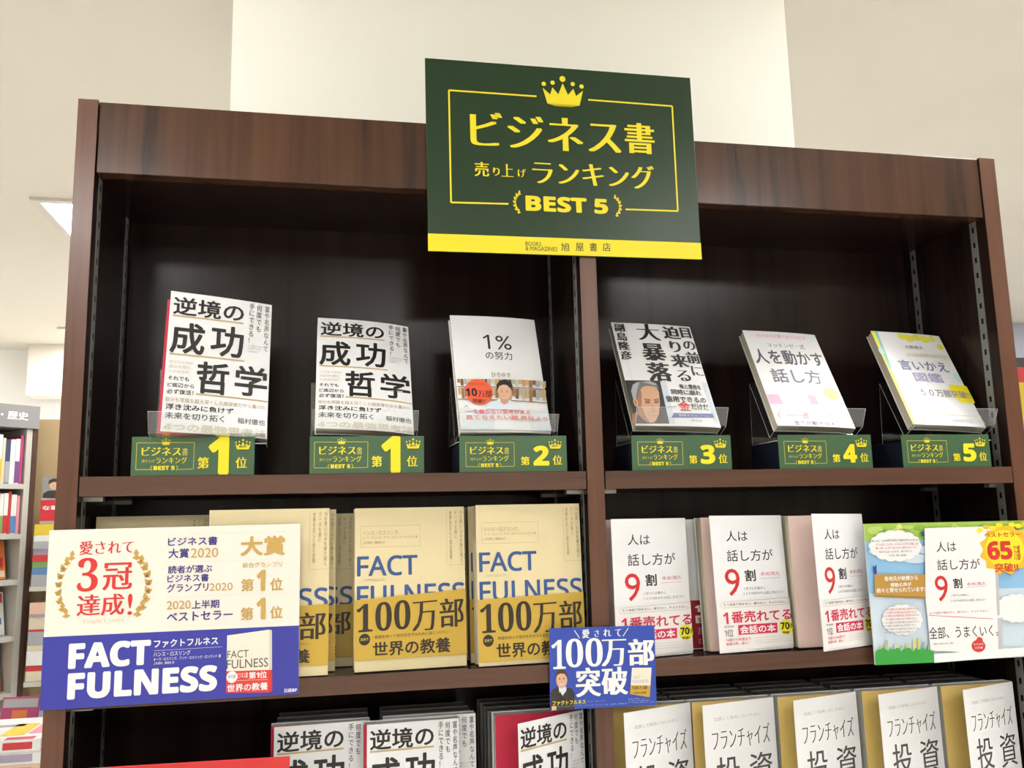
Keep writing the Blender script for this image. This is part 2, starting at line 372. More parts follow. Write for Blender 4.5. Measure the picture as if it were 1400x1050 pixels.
# printed designs: boxes in fractions of the face, from its top left corner
LAYOUT = {
 'sign': [
  ('r',0,0.912,1,1,'yellow'),
  ('l',[(0.4008,0.1655),(0.0827,0.1649),(0.0821,0.7503),(0.285,0.7454)],0.0024,'yellow'),
  ('l',[(0.5952,0.165),(0.9205,0.1687),(0.9177,0.745),(0.717,0.7476)],0.0024,'yellow'),
  ('crown',0.4252,0.049,0.5765,0.2116,'yellow'),
  ('t','ビジネス',0.155,0.2692,0.7128,0.4508,'yellow','m2'),
  ('t','書',0.7276,0.2761,0.843,0.4431,'yellow','m2'),
  ('t','売',0.1672,0.5338,0.2192,0.6087,'yellow','m'),
  ('t','り',0.2335,0.559,0.2574,0.6005,'yellow','m'),
  ('t','上',0.2629,0.5376,0.3071,0.604,'yellow','m'),
  ('t','げ',0.3224,0.5601,0.352,0.6019,'yellow','m'),
  ('t','ランキング',0.3757,0.5082,0.8338,0.6332,'yellow','m2'),
  ('t','BEST 5',0.347,0.6968,0.6511,0.7774,'yellow','h'),
  ('laurelL',0.294,0.684,0.3303,0.7894,'yellow'),
  ('laurelR',0.6751,0.6824,0.7111,0.7857,'yellow'),
  ('t','BOOKS',0.3417,0.936,0.3982,0.9569,'darkgreen','g'),
  ('t','& MAGAZINES',0.3412,0.9602,0.4562,0.9822,'darkgreen','g'),
  ('t','旭',0.4697,0.9367,0.5012,0.98,'darkgreen','g'),
  ('t','屋',0.5234,0.9342,0.5535,0.9777,'darkgreen','g'),
  ('t','書',0.5751,0.9319,0.6031,0.9755,'darkgreen','g'),
  ('t','店',0.6232,0.9296,0.6538,0.9735,'darkgreen','g'),
 ],
 'label': [
  ('l',[(0.2391,0.1578),(0.0408,0.1531),(0.0406,0.8347),(0.1574,0.8366)],0.0007,'gold'),
  ('l',[(0.3089,0.1493),(0.503,0.1539),(0.5013,0.8323),(0.3757,0.8402)],0.0007,'gold'),
  ('crown',0.2393,0.0474,0.309,0.2185,'yellow'),
  ('t','ビジネス',0.0814,0.2654,0.3991,0.4826,'yellow','m2'),
  ('t','書',0.4056,0.2928,0.454,0.4842,'gold','m'),
  ('t','売り上げ',0.0845,0.5836,0.19,0.6592,'gold','m'),
  ('t','ランキング',0.1981,0.5253,0.4487,0.6865,'yellow','m'),
  ('t','BEST 5',0.1817,0.7465,0.3515,0.8521,'yellow','h'),
  ('l',[(0.1705,0.7363),(0.1574,0.7964),(0.1704,0.862)],0.0006,'yellow'),
  ('l',[(0.3629,0.7397),(0.3757,0.8001),(0.3627,0.8651)],0.0006,'yellow'),
  ('crown',0.8411,0.0729,0.9645,0.3578,'yellow'),
  ('t','BEST5',0.8724,0.238,0.9316,0.2881,'green','h'),
 ],
 'label1': [
  ('t','第',0.5339,0.532,0.6287,0.8228,'yellow','m2'),
  ('t','1',0.6181,0.0004,0.7898,0.9842,'lemon','h'),
  ('t','位',0.8451,0.5381,0.9409,0.8231,'yellow','m'),
 ],
 'label2': [
  ('t','第',0.5629,0.5787,0.6473,0.8146,'yellow','m2'),
  ('t','2',0.6811,0.2809,0.8311,0.8315,'lemon','h'),
  ('t','位',0.863,0.5506,0.9531,0.8146,'yellow','m'),
 ],
 'label3': [
  ('t','第',0.5629,0.5787,0.6473,0.8146,'yellow','m2'),
  ('t','3',0.6811,0.2809,0.8311,0.8315,'lemon','h'),
  ('t','位',0.863,0.5506,0.9531,0.8146,'yellow','m'),
 ],
 'label4': [
  ('t','第',0.5629,0.5787,0.6473,0.8146,'yellow','m2'),
  ('t','4',0.6811,0.2809,0.8311,0.8315,'lemon','h'),
  ('t','位',0.863,0.5506,0.9531,0.8146,'yellow','m'),
 ],
 'label5': [
  ('t','第',0.5629,0.5787,0.6473,0.8146,'yellow','m2'),
  ('t','5',0.6811,0.2809,0.8311,0.8315,'lemon','h'),
  ('t','位',0.863,0.5506,0.9531,0.8146,'yellow','m'),
 ],
 'adversity': [
  ('t','逆境の',0.0317,0.0356,0.7218,0.1704,'ink','b'),
  ('l',[(0.0315,0.1793),(0.7207,0.1757)],0.0022,'goldline'),
  ('l',[(0.0291,0.4574),(0.7462,0.4556)],0.0022,'goldline'),
  ('l',[(0.3019,0.7265),(0.9962,0.7327)],0.0022,'goldline'),
  ('t','成',0.0241,0.2217,0.3542,0.4503,'ink','b'),
  ('t','功',0.409,0.211,0.7322,0.4413,'ink','b'),
  ('t','哲',0.2964,0.4898,0.6086,0.7196,'ink','b'),
  ('t','学',0.6622,0.4873,0.9856,0.7083,'ink','b'),
  ('t','富や名声なんて',0.9288,0.0174,0.9816,0.3641,'grey3','v'),
  ('t','何度でも',0.8472,0.0187,0.9037,0.2228,'grey3','v'),
  ('t','手にできる！',0.7714,0.0139,0.8295,0.3162,'grey3','v'),
  ('t','なぜ失敗するのか',0.7739,0.3282,0.9258,0.3415,'grey8','g'),
  ('t','なぜ失敗するのか',0.7747,0.3488,0.9017,0.362,'grey8','g'),
  ('t','なぜ失敗するのか',0.7755,0.3694,0.8776,0.3825,'grey8','g'),
  ('t','ゼロから始め',0.0293,0.5005,0.256,0.5226,'goldpale','g'),
  ('t','成功を掴む',0.0318,0.535,0.2394,0.557,'goldpale','g'),
  ('t','ための法則',0.0342,0.5694,0.2228,0.5914,'goldpale','g'),
  ('t','それでも',0.0322,0.6135,0.2297,0.6435,'grey4','b'),
  ('t','ど底辺から',0.0302,0.6601,0.2814,0.6913,'grey4','b'),
  ('t','必ず復活！',0.0299,0.705,0.2786,0.7389,'grey4','b'),
  ('t','自分も常識を超え深くした経営者だから書けた',0.0249,0.7621,0.9762,0.793,'goldline','g'),
  ('t','浮き沈みに負けず',0.0285,0.8065,0.6677,0.848,'grey2','b'),
  ('t','未来を切り拓く',0.0293,0.8641,0.583,0.9108,'grey2','b'),
  ('t','稲村徹也',0.7103,0.8674,0.9802,0.9092,'grey3','b'),
  ('l',[(0.6985,0.8411),(0.7603,0.8046)],0.0004,'grey8'),
  ('t','4つの最強思考法',0.0242,0.9375,0.9985,0.9931,'goldpale','b'),
 ],
 'onepercent': [
  ('t','1%',0.3495,0.1692,0.6784,0.2982,'grey2','g'),
  ('t','の努力',0.3611,0.3182,0.6694,0.3887,'grey2','g'),
 ],
 'onepercent_author': [
  ('t','ひろゆき',0.4024,0.5009,0.6204,0.5404,'grey4','g'),
  ('t','ひろゆき',0.4675,0.5489,0.5383,0.5597,'grey8','g'),
 ],
 'onepercent_obi': [
  ('p',[(0.011,0.0172),(0.0435,0.0169),(0.0429,0.0941),(0.0106,0.0942)],'brown1'),
  ('p',[(0.0116,0.1955),(0.0414,0.1955),(0.0433,0.3233),(0.0116,0.323)],'brown2'),
  ('p',[(0.0482,0.0169),(0.0808,0.0166),(0.0779,0.145),(0.0456,0.145)],'brown3'),
  ('p',[(0.0482,0.1955),(0.0781,0.1956),(0.0764,0.402),(0.0448,0.4016)],'brown1'),
  ('p',[(0.0855,0.0165),(0.1183,0.0163),(0.1161,0.1194),(0.0836,0.1195)],'grey8'),
  ('p',[(0.085,0.1956),(0.115,0.1956),(0.1144,0.3633),(0.0826,0.363)],'brown3'),
  ('p',[(0.123,0.0162),(0.1559,0.016),(0.1514,0.1619),(0.1188,0.1619)],'goldpale'),
  ('p',[(0.122,0.1956),(0.1521,0.1957),(0.1478,0.429),(0.116,0.4285)],'grey8'),
  ('p',[(0.1606,0.0159),(0.1937,0.0157),(0.1917,0.1021),(0.1589,0.1022)],'goldline'),
  ('p',[(0.159,0.1957),(0.1893,0.1958),(0.189,0.3378),(0.1568,0.3375)],'goldline'),
  ('p',[(0.1984,0.0156),(0.2316,0.0154),(0.2275,0.1363),(0.1946,0.1363)],'orange2'),
  ('p',[(0.1963,0.1958),(0.2267,0.1958),(0.2231,0.3908),(0.1909,0.3904)],'brown2'),
  ('p',[(0.2363,0.0153),(0.2697,0.015),(0.2676,0.0932),(0.2345,0.0933)],'brown2'),
  ('p',[(0.2337,0.1958),(0.2642,0.1959),(0.2638,0.3252),(0.2313,0.3249)],'brown1'),
  ('p',[(0.2744,0.015),(0.3079,0.0147),(0.3025,0.1447),(0.2694,0.1448)],'brown1'),
  ('p',[(0.2712,0.1959),(0.3018,0.196),(0.2963,0.4049),(0.2639,0.4045)],'brown3'),
  ('p',[(0.3127,0.0147),(0.3463,0.0144),(0.3422,0.1189),(0.3088,0.1189)],'brown3'),
  ('p',[(0.3089,0.196),(0.3397,0.196),(0.336,0.3658),(0.3033,0.3654)],'grey8'),
  ('p',[(0.3511,0.0144),(0.3849,0.0141),(0.3775,0.1618),(0.3442,0.1619)],'grey8'),
  ('p',[(0.3468,0.196),(0.3776,0.1961),(0.369,0.4322),(0.3364,0.4317)],'goldline'),
  ('p',[(0.3897,0.0141),(0.4236,0.0138),(0.42,0.1013),(0.3863,0.1014)],'goldpale'),
  ('p',[(0.3848,0.1961),(0.4158,0.1962),(0.4129,0.3399),(0.3799,0.3396)],'brown2'),
  ('p',[(0.4285,0.0138),(0.4625,0.0135),(0.4561,0.1359),(0.4224,0.136)],'goldline'),
  ('p',[(0.423,0.1962),(0.4541,0.1962),(0.4468,0.3936),(0.4138,0.3932)],'brown1'),
  ('p',[(0.4674,0.0134),(0.5016,0.0132),(0.498,0.0923),(0.4641,0.0924)],'orange2'),
  ('p',[(0.4613,0.1962),(0.4925,0.1963),(0.4897,0.3272),(0.4564,0.3269)],'brown3'),
  ('p',[(0.5065,0.0131),(0.5408,0.0128),(0.5328,0.1445),(0.4989,0.1445)],'brown2'),
  ('p',[(0.4998,0.1963),(0.5312,0.1964),(0.5215,0.4078),(0.4883,0.4074)],'grey8'),
  ('p',[(0.5457,0.0128),(0.5802,0.0125),(0.5739,0.1183),(0.5398,0.1184)],'brown1'),
  ('p',[(0.5384,0.1964),(0.5699,0.1964),(0.563,0.3682),(0.5295,0.3679)],'goldline'),
  ('p',[(0.5851,0.0125),(0.6197,0.0122),(0.6094,0.1618),(0.5752,0.1618)],'brown3'),
  ('p',[(0.5772,0.1964),(0.6089,0.1965),(0.5956,0.4355),(0.5622,0.435)],'brown2'),
  ('p',[(0.6247,0.0122),(0.6595,0.0119),(0.6541,0.1005),(0.6196,0.1006)],'grey8'),
  ('p',[(0.6162,0.1965),(0.648,0.1966),(0.6423,0.3421),(0.6085,0.3418)],'brown1'),
  ('p',[(0.6644,0.0118),(0.6994,0.0115),(0.6904,0.1356),(0.6559,0.1356)],'goldpale'),
  ('p',[(0.6553,0.1966),(0.6873,0.1966),(0.6761,0.3964),(0.6423,0.396)],'brown3'),
  ('p',[(0.7044,0.0115),(0.7394,0.0112),(0.7343,0.0914),(0.6995,0.0915)],'goldline'),
  ('p',[(0.6946,0.1966),(0.7267,0.1967),(0.7214,0.3292),(0.6872,0.3289)],'grey8'),
  ('p',[(0.7445,0.0112),(0.7797,0.0109),(0.769,0.1442),(0.7342,0.1443)],'orange2'),
  ('p',[(0.7341,0.1967),(0.7663,0.1968),(0.7524,0.4109),(0.7184,0.4104)],'goldline'),
  ('p',[(0.7847,0.0108),(0.8201,0.0106),(0.8117,0.1177),(0.7766,0.1178)],'brown2'),
  ('p',[(0.7737,0.1968),(0.8061,0.1968),(0.7956,0.3708),(0.7613,0.3704)],'brown2'),
  ('p',[(0.8251,0.0105),(0.8607,0.0102),(0.8472,0.1618),(0.8122,0.1618)],'brown1'),
  ('p',[(0.8136,0.1969),(0.846,0.1969),(0.8278,0.4389),(0.7936,0.4384)],'brown1'),
  ('p',[(0.8657,0.0102),(0.9014,0.0099),(0.8942,0.0997),(0.8588,0.0998)],'brown3'),
  ('p',[(0.8535,0.1969),(0.8861,0.197),(0.8775,0.3443),(0.8428,0.344)],'brown3'),
  ('p',[(0.9065,0.0099),(0.9424,0.0096),(0.9308,0.1352),(0.8954,0.1352)],'grey8'),
  ('p',[(0.8937,0.197),(0.9264,0.197),(0.9111,0.3994),(0.8765,0.3989)],'grey8'),
  ('p',[(0.9475,0.0095),(0.9835,0.0092),(0.9767,0.0905),(0.9409,0.0906)],'goldpale'),
  ('p',[(0.934,0.1971),(0.9669,0.1971),(0.9588,0.3313),(0.9238,0.331)],'goldline'),
  ('p',[(0.9886,0.0092),(1.0248,0.0089),(1.0113,0.144),(0.9756,0.144)],'goldline'),
  ('p',[(0.9745,0.1971),(1.0075,0.1972),(0.9891,0.414),(0.9542,0.4135)],'brown2'),
  ('l',[(0.0008,0.1787),(1.0019,0.1795)],0.0012,'brown3'),
  ('l',[(0.0012,0.4252),(1.002,0.4524)],0.0012,'brown3'),
  ('p',[(0.2881,0.6146),(0.3295,0.5033),(0.4393,0.4316),(0.5695,0.4334),(0.6703,0.5096),(0.6953,0.6247)],'shirt'),
  ('p',[(0.4752,0.3614),(0.5515,0.3623),(0.546,0.4868),(0.4979,0.5268),(0.4641,0.4772)],'skin2'),
  ('e',0.5185,0.2671,0.072,0.153,'skin'),
  ('p',[(0.4354,0.2559),(0.4392,0.1359),(0.4794,0.0486),(0.5426,0.0217),(0.6019,0.0478),(0.6228,0.1488),(0.6078,0.2653),(0.5982,0.1792),(0.5701,0.1357),(0.5172,0.1271),(0.471,0.1618),(0.4528,0.2133)],'hair'),
  ('e',0.4915,0.2731,0.0084,0.0093,'hair'),
  ('e',0.5491,0.2735,0.0084,0.0094,'hair'),
  ('l',[(0.4794,0.2433),(0.5061,0.2392)],0.0004,'hair'),
  ('l',[(0.5398,0.2393),(0.566,0.2437)],0.0004,'hair'),
  ('l',[(0.4881,0.349),(0.5106,0.366),(0.5382,0.3495)],0.0005,'red'),
  ('l',[(0.5196,0.2818),(0.5094,0.3198),(0.521,0.3241)],0.0003,'skin2'),
  ('e',0.2346,0.283,0.1534,0.2504,'orange'),
  ('t','10',0.0879,0.2124,0.2145,0.3695,'ink','b'),
  ('t','万部',0.2202,0.2464,0.3766,0.3875,'ink','m'),
  ('t','突破!!',0.1532,0.4193,0.2905,0.5,'ink','b'),
  ('t','発売たちまち',0.1295,0.1108,0.3176,0.1534,'brown3','g'),
  ('p',[(0.0082,0.5999),(0.991,0.6237),(1.0024,1.0001),(-0.0,1.0)],'obiwhite'),
  ('t','一生働かない思考がある',0.083,0.6253,0.7846,0.7106,'pinkred','b'),
  ('t','見てちえたい題,真似よう',0.0628,0.7332,0.9755,0.8244,'orange','b'),
  ('l',[(0.0576,0.5854),(0.086,0.5466),(0.1022,0.5865)],0.0006,'grey3'),
 ],
 'crash': [
  ('t','副島隆彦',0.0194,0.0106,0.16,0.3816,'ink','vm'),
  ('t','大暴落',0.2868,0.0028,0.5866,0.5842,'ink','vm'),
  ('t','迫り来る',0.6169,0.0167,0.8409,0.5732,'ink','vm'),
  ('t','目の前に',0.8288,0.017,1.0031,0.5126,'ink','vm'),
  ('l',[(0.0845,0.3937),(0.0884,0.5825)],0.0004,'grey8'),
  ('p',[(0.4158,0.5799),(0.9876,0.5747),(0.9902,0.963),(0.3895,0.9824)],'obigrey'),
  ('p',[(-0.0021,0.5841),(0.4158,0.5799),(0.3895,0.9824),(0.0007,0.9852)],'photodark'),
  ('p',[(-0.0413,0.9785),(-0.007,0.9033),(0.0928,0.8564),(0.1952,0.9002),(0.2277,0.9774)],'skin4'),
  ('p',[(0.0849,0.7176),(0.1833,0.6305),(0.3445,0.6373),(0.367,0.6892),(0.3419,0.7988),(0.2965,0.8986),(0.2375,0.9594),(0.1708,0.9753),(0.106,0.9495),(0.0686,0.884),(0.0561,0.8111)],'skin3'),
  ('p',[(0.0849,0.7176),(0.1563,0.6533),(0.1563,0.7164),(0.118,0.8254),(0.1359,0.9161),(0.1708,0.9753),(0.106,0.9495),(0.0686,0.884),(0.0561,0.8111)],'skin4'),
  ('e',0.0599,0.7924,0.0256,0.0387,'skin3'),
  ('e',0.0599,0.7925,0.0118,0.0232,'skin4'),
  ('p',[(0.0373,0.7574),(0.0389,0.6869),(0.0772,0.626),(0.1548,0.5942),(0.2972,0.5869),(0.3692,0.6113),(0.3758,0.6749),(0.3494,0.6468),(0.2825,0.632),(0.2043,0.6397),(0.1513,0.6692),(0.1141,0.7249),(0.0886,0.7565)],'hairgrey2'),
  ('p',[(0.0389,0.6869),(0.0772,0.626),(0.1372,0.5993),(0.1623,0.6085),(0.1154,0.6698),(0.0728,0.7568),(0.0438,0.7619)],'hairgrey'),
  ('p',[(0.1934,0.5983),(0.2966,0.5885),(0.3652,0.6114),(0.3437,0.6277),(0.2687,0.6131)],'hairgrey'),
  ('p',[(0.176,0.7659),(0.2372,0.7711),(0.2232,0.8022),(0.1691,0.8)],'skin4'),
  ('p',[(0.2807,0.7704),(0.3381,0.7633),(0.3316,0.7943),(0.2783,0.8014)],'skin4'),
  ('l',[(0.1701,0.7598),(0.2422,0.768)],0.0011,'hair'),
  ('l',[(0.2777,0.7674),(0.3452,0.7538)],0.0011,'hair'),
  ('l',[(0.176,0.7907),(0.2262,0.793)],0.0008,'hair'),
  ('l',[(0.2814,0.7921),(0.3308,0.7851)],0.0008,'hair'),
  ('l',[(0.1533,0.8003),(0.2251,0.8084),(0.2694,0.8046),(0.3356,0.7943)],0.0004,'grey8'),
  ('p',[(0.2479,0.7864),(0.2637,0.8688),(0.2324,0.8815),(0.2051,0.8698)],'skin2'),
  ('l',[(0.206,0.8788),(0.2353,0.8844),(0.2705,0.8718)],0.0006,'skin4'),
  ('l',[(0.1777,0.9185),(0.2224,0.9118),(0.2671,0.9171)],0.0009,'skin4'),
  ('l',[(0.1748,0.8672),(0.1709,0.9156)],0.0005,'skin4'),
  ('p',[(0.0007,0.9852),(0.0513,0.9024),(0.1041,0.9555),(0.1674,0.9857)],'suit'),
  ('t','株と債券を',0.6331,0.6049,0.8975,0.6532,'ink','b'),
  ('t','同時に崩れ',0.5113,0.6597,0.8802,0.7106,'ink','b'),
  ('t','信用できるの',0.4265,0.7242,0.9121,0.7806,'ink','b'),
  ('t','金',0.5513,0.7719,0.6935,0.8615,'red','b'),
  ('t','だけだ',0.7022,0.7881,0.9199,0.8469,'ink','b'),
  ('t','実物',0.4337,0.8172,0.5223,0.8388,'grey8','g'),
  ('p',[(0.4726,0.8838),(0.9439,0.8764),(0.9481,0.9142),(0.4342,0.9266)],'bluepurple'),
  ('t','金融ライトノベル',0.5242,0.892,0.8965,0.9132,'obigrey','g'),
  ('t','祥伝社',0.6527,0.9382,0.7892,0.9592,'grey5','g'),
 ],
 'speaking': [
  ('t','伝える力が驚くほど上がる',0.1659,0.0341,0.8325,0.0725,'pink','b'),
  ('t','マッキンゼー式',0.2627,0.1318,0.7703,0.1839,'grey6','m'),
  ('t','人を動かす',0.026,0.2084,0.9629,0.3699,'slate','b'),
  ('t','話し方',0.1618,0.4155,0.8229,0.5655,'slate2','b'),
  ('t','赤羽雄二',0.382,0.6178,0.5795,0.6616,'grey9','g'),
  ('p',[(-0.0046,0.6917),(0.6317,0.6816),(0.6345,0.7802),(0.0056,0.789)],'pinkband'),
  ('p',[(0.6317,0.6816),(1.0032,0.6776),(0.9976,0.777),(0.6345,0.7802)],'pinkband2'),
  ('e',0.8679,0.6586,0.1056,0.0617,'paleyellow'),
  ('t','できるひとのキャリアは話し方が９割',0.1284,0.8157,0.8864,0.8453,'grey9','g'),
  ('l',[(0.0693,0.8713),(0.0533,0.9213),(0.085,0.9207)],0.0012,'pinkred'),
  ('l',[(0.1613,0.8986),(0.7571,0.8792)],0.0008,'pinkred'),
  ('e',0.4155,0.8772,0.0295,0.019,'pink'),
  ('p',[(0.3444,0.9284),(0.3806,0.8987),(0.4343,0.8978),(0.4407,0.9267)],'pink'),
  ('l',[(0.7311,0.8524),(0.7244,0.905)],0.001,'pinkred'),
  ('t','全てが動き出す',0.2174,0.9491,0.7521,0.9945,'slate2','b'),
 ],
 'rephrase': [
  ('p',[(-0.0,-0.0),(0.0546,-0.0003),(0.0404,0.9992),(0.0,1.0)],'lemon2'),
  ('p',[(0.0546,-0.0003),(0.0906,0.0004),(0.0638,0.4162),(0.0191,0.4455)],'teal'),
  ('e',0.4106,0.0454,0.0568,0.038,'lemon2'),
  ('e',0.5091,0.0609,0.0634,0.0422,'lemon2'),
  ('e',0.6268,0.0448,0.0512,0.034,'lemon2'),
  ('e',0.7421,0.0595,0.0642,0.0425,'lemon2'),
  ('e',0.8616,0.0434,0.0454,0.03,'lemon2'),
  ('e',0.9261,0.1375,0.0514,0.0313,'lemon2'),
  ('e',0.95,0.4748,0.0431,0.0522,'tealpale'),
  ('e',0.0189,0.2288,0.0361,0.0397,'tealpale'),
  ('t','大野萌子',0.3861,0.1475,0.6489,0.1883,'grey6','g'),
  ('t','よけいなひと言を好かれるセリフに変える',0.3538,0.2328,0.9909,0.2776,'lemon3','g'),
  ('t','言いかえ',0.1799,0.3166,0.8807,0.4314,'slateblue','b'),
  ('t','図鑑',0.3145,0.4515,0.7209,0.5532,'lavender','b'),
  ('p',[(0.7619,0.5683),(1.0251,0.5641),(1.0242,0.7448),(0.8084,0.755),(0.7422,0.6838)],'yellow'),
  ('t','５０万部突破!!',0.3102,0.6266,1.0087,0.7058,'grey7','b'),
  ('l',[(0.0637,0.906),(1.0165,0.884)],0.001,'lemon2'),
  ('t','言葉を変えると人間関係が良くなる',0.0726,0.9254,1.0142,0.9655,'grey9','b'),
 ],
 'fact': [
  ('l',[(0.0507,0.1133),(0.5885,0.1131),(0.5864,0.246),(0.0521,0.2453),(0.0507,0.1133)],0.0003,'thinbrown'),
  ('t','ハンス・ロスリング、',0.0709,0.1416,0.3994,0.1695,'thinbrown','g'),
  ('t','オーラ・ロスリング、アンナ・ロスリング・ロンランド 著',0.0712,0.1778,0.5608,0.1945,'thinbrown','g'),
  ('t','上杉周作、関美和 訳',0.0715,0.2084,0.2692,0.225,'thinbrown','g'),
  ('l',[(0.8361,0.0136),(0.8322,0.3725),(0.9929,0.3696)],0.0003,'thinbrown'),
  ('t','10の思い込みを乗り越え',0.9547,0.0244,0.9841,0.3502,'thinbrown','v'),
  ('t','データを基に',0.9061,0.0236,0.9333,0.2046,'thinbrown','v'),
  ('t','世界を正しく見る習慣',0.8563,0.0258,0.8834,0.3337,'thinbrown','v'),
  ('t','FACT',0.0203,0.2996,0.5621,0.4251,'factblue','n'),
  ('t','ファクトフルネス',0.031,0.4389,0.3085,0.4565,'thinbrown','v0'),
  ('t','FULNESS',0.0187,0.4817,0.9935,0.6102,'factblue','n'),
 ],
 'fact_obi': [
  ('t','𝟏𝟎𝟎',0.0169,0.0742,0.4924,0.5452,'obiink','s'),
  ('t','万',0.5082,0.1268,0.7354,0.5884,'obiink','m'),
  ('t','部',0.7555,0.1205,0.9797,0.5688,'obiink','m'),
  ('e',0.0863,0.663,0.0487,0.0961,'obiink'),
  ('t','日本で',0.0532,0.6346,0.1195,0.6844,'gold','b'),
  ('t','希望を持って毎日を生きるために身につけたい',0.174,0.6088,0.8453,0.6622,'obibrown','g'),
  ('t','世界の教養',0.1587,0.7174,0.8513,0.9511,'obiink','b'),
 ],
 'talking': [
  ('t','人は',0.2057,0.1148,0.502,0.1937,'grey2','g'),
  ('t','話し方が',0.1951,0.2573,0.8319,0.3445,'grey2','g'),
  ('t','9',0.1438,0.3967,0.3436,0.5971,'red','n0'),
  ('t','割',0.4177,0.4076,0.5658,0.4946,'grey2','b'),
  ('t','永松茂久',0.6369,0.4285,0.9072,0.4557,'red2','g'),
  ('l',[(0.6307,0.4768),(0.9015,0.4762)],0.0004,'red2'),
  ('t','１秒で心を動かし',0.3847,0.5361,0.6864,0.557,'grey7','g'),
  ('t','１００％好かれる話し方のコツ',0.373,0.5718,0.9244,0.5941,'grey7','g'),
 ],
 'talking_obi': [
  ('l',[(0.0567,0.076),(0.08,0.0389),(0.9733,0.0075),(0.9889,0.0634),(0.985,0.1109),(0.9621,0.142),(0.0773,0.1514),(0.0541,0.1134),(0.0567,0.076)],0.0003,'grey7'),
  ('t','もう会話で悩まない、疲れない、キョドらない。',0.0896,0.0616,0.9651,0.1141,'grey5','g'),
  ('t','1',0.0707,0.2413,0.1407,0.4721,'crimson','h0'),
  ('t','番売れてる',0.1784,0.2296,1.0091,0.4619,'crimson','b'),
  ('p',[(0.2616,0.5074),(0.7981,0.5052),(0.7931,0.7067),(0.2579,0.7025)],'crimson'),
  ('t','会話の本',0.2809,0.5274,0.7709,0.6848,'white','b'),
  ('t','1位',0.0759,0.5771,0.1927,0.7249,'grey4','g'),
  ('t','年間第',0.0717,0.506,0.2069,0.5468,'grey7','g'),
  ('e',0.9182,0.608,0.0942,0.1557,'brightyellow'),
  ('t','70',0.8401,0.5073,0.9626,0.6547,'ink','b'),
  ('t','万部',0.9572,0.5361,1.0089,0.6298,'ink','b'),
  ('t','突破!',0.8576,0.6872,0.963,0.7414,'ink','b'),
  ('t','10歳から90歳まで',0.0843,0.7555,0.4208,0.8218,'pinkred','g'),
  ('t','絶賛の声、続々！',0.0837,0.8369,0.3824,0.9031,'pinkred','g'),
  ('l',[(0.4767,0.7874),(0.9954,0.7809)],0.0003,'grey8'),
  ('l',[(0.4729,0.8365),(0.9911,0.8315)],0.0003,'grey8'),
  ('l',[(0.4691,0.8854),(0.9869,0.882)],0.0003,'grey8'),
 ],
 'talking_red': [
  ('r',0,0.0,1,1,'deepred'),
  ('t','1番売れてる',0.06,0.08,0.94,0.26,'white','b'),
  ('p',[(0.06,0.32),(0.6,0.32),(0.6,0.48),(0.06,0.48)],'cream'),
  ('t','会話の本',0.08,0.34,0.58,0.46,'deepred','b'),
  ('t','話し方の決定版',0.08,0.56,0.92,0.72,'pink','g'),
  ('t','ひとは話し方が９割',0.08,0.8,0.92,0.92,'pink','g'),
 ],
 'crown_card': [
  ('p',[(-0.0018,0.5992),(0.9989,0.6039),(1.0,1.0),(-0.0,1.0)],'popblue'),
  ('t','愛されて',0.1185,0.0673,0.3272,0.1468,'popred','m'),
  ('t','𝟑',0.1148,0.1634,0.1934,0.3553,'popred','s'),
  ('t','冠',0.2117,0.1966,0.3263,0.3517,'popred','m'),
  ('t','達成',0.1183,0.3733,0.2989,0.4939,'popred','m'),
  ('t','!',0.3119,0.3773,0.3302,0.4969,'popred','s'),
  ('t','𝐓𝐫𝐢𝐩𝐥𝐞 𝐂𝐫𝐨𝐰𝐧',0.142,0.5111,0.3012,0.54,'popgoldpale','s'),
  ('wreathL',0.0157,0.1424,0.0975,0.4932,'popgold'),
  ('wreathR',0.3314,0.151,0.4232,0.5012,'popgold'),
  ('l',[(0.4556,0.0414),(0.9424,0.0429)],0.0002,'grey9'),
  ('l',[(0.4592,0.2036),(0.9427,0.2099)],0.0002,'grey9'),
  ('l',[(0.4638,0.408),(0.9452,0.4077)],0.0002,'grey9'),
  ('l',[(0.4676,0.574),(0.9474,0.5786)],0.0002,'grey9'),
  ('t','ビジネス書',0.4608,0.0604,0.6595,0.1116,'popnavy','b'),
  ('t','大賞',0.4641,0.1254,0.5463,0.1828,'popnavy','b'),
  ('t','2020',0.5523,0.1271,0.6634,0.1836,'popgold','g'),
  ('t','大賞',0.7523,0.0668,0.9381,0.1837,'popgold','h1'),
  ('t','読者が選ぶ',0.4645,0.225,0.6408,0.2709,'popnavy','b'),
  ('t','ビジネス書',0.4631,0.2782,0.6279,0.3229,'popnavy','b'),
  ('t','グランプリ',0.4626,0.3302,0.6272,0.3796,'popnavy','b'),
  ('t','2020',0.6314,0.3354,0.7247,0.3804,'popgold','g'),
  ('t','総合グランプリ',0.7629,0.2209,0.9251,0.2525,'popgold','g'),
  ('t','第',0.7578,0.3165,0.8108,0.3908,'popgold','b'),
  ('t','1',0.821,0.2683,0.8575,0.3923,'popgold','h'),
  ('t','位',0.8774,0.3185,0.9293,0.3933,'popgold','b'),
  ('t','2020',0.464,0.4289,0.5586,0.477,'popgold','g'),
  ('t','上半期',0.5628,0.4305,0.6724,0.4801,'popnavy','b'),
  ('t','ベストセラー',0.4655,0.4942,0.7277,0.547,'popnavy','b'),
  ('t','第',0.7588,0.4836,0.8116,0.5586,'popgold','b'),
  ('t','1',0.8218,0.4325,0.8599,0.5582,'popgold','h'),
  ('t','位',0.878,0.4842,0.9306,0.5572,'popgold','b'),
  ('t','FACT',0.096,0.6414,0.4076,0.7842,'white','h1'),
  ('t','FULNESS',0.0977,0.8052,0.6707,0.9518,'white','h1'),
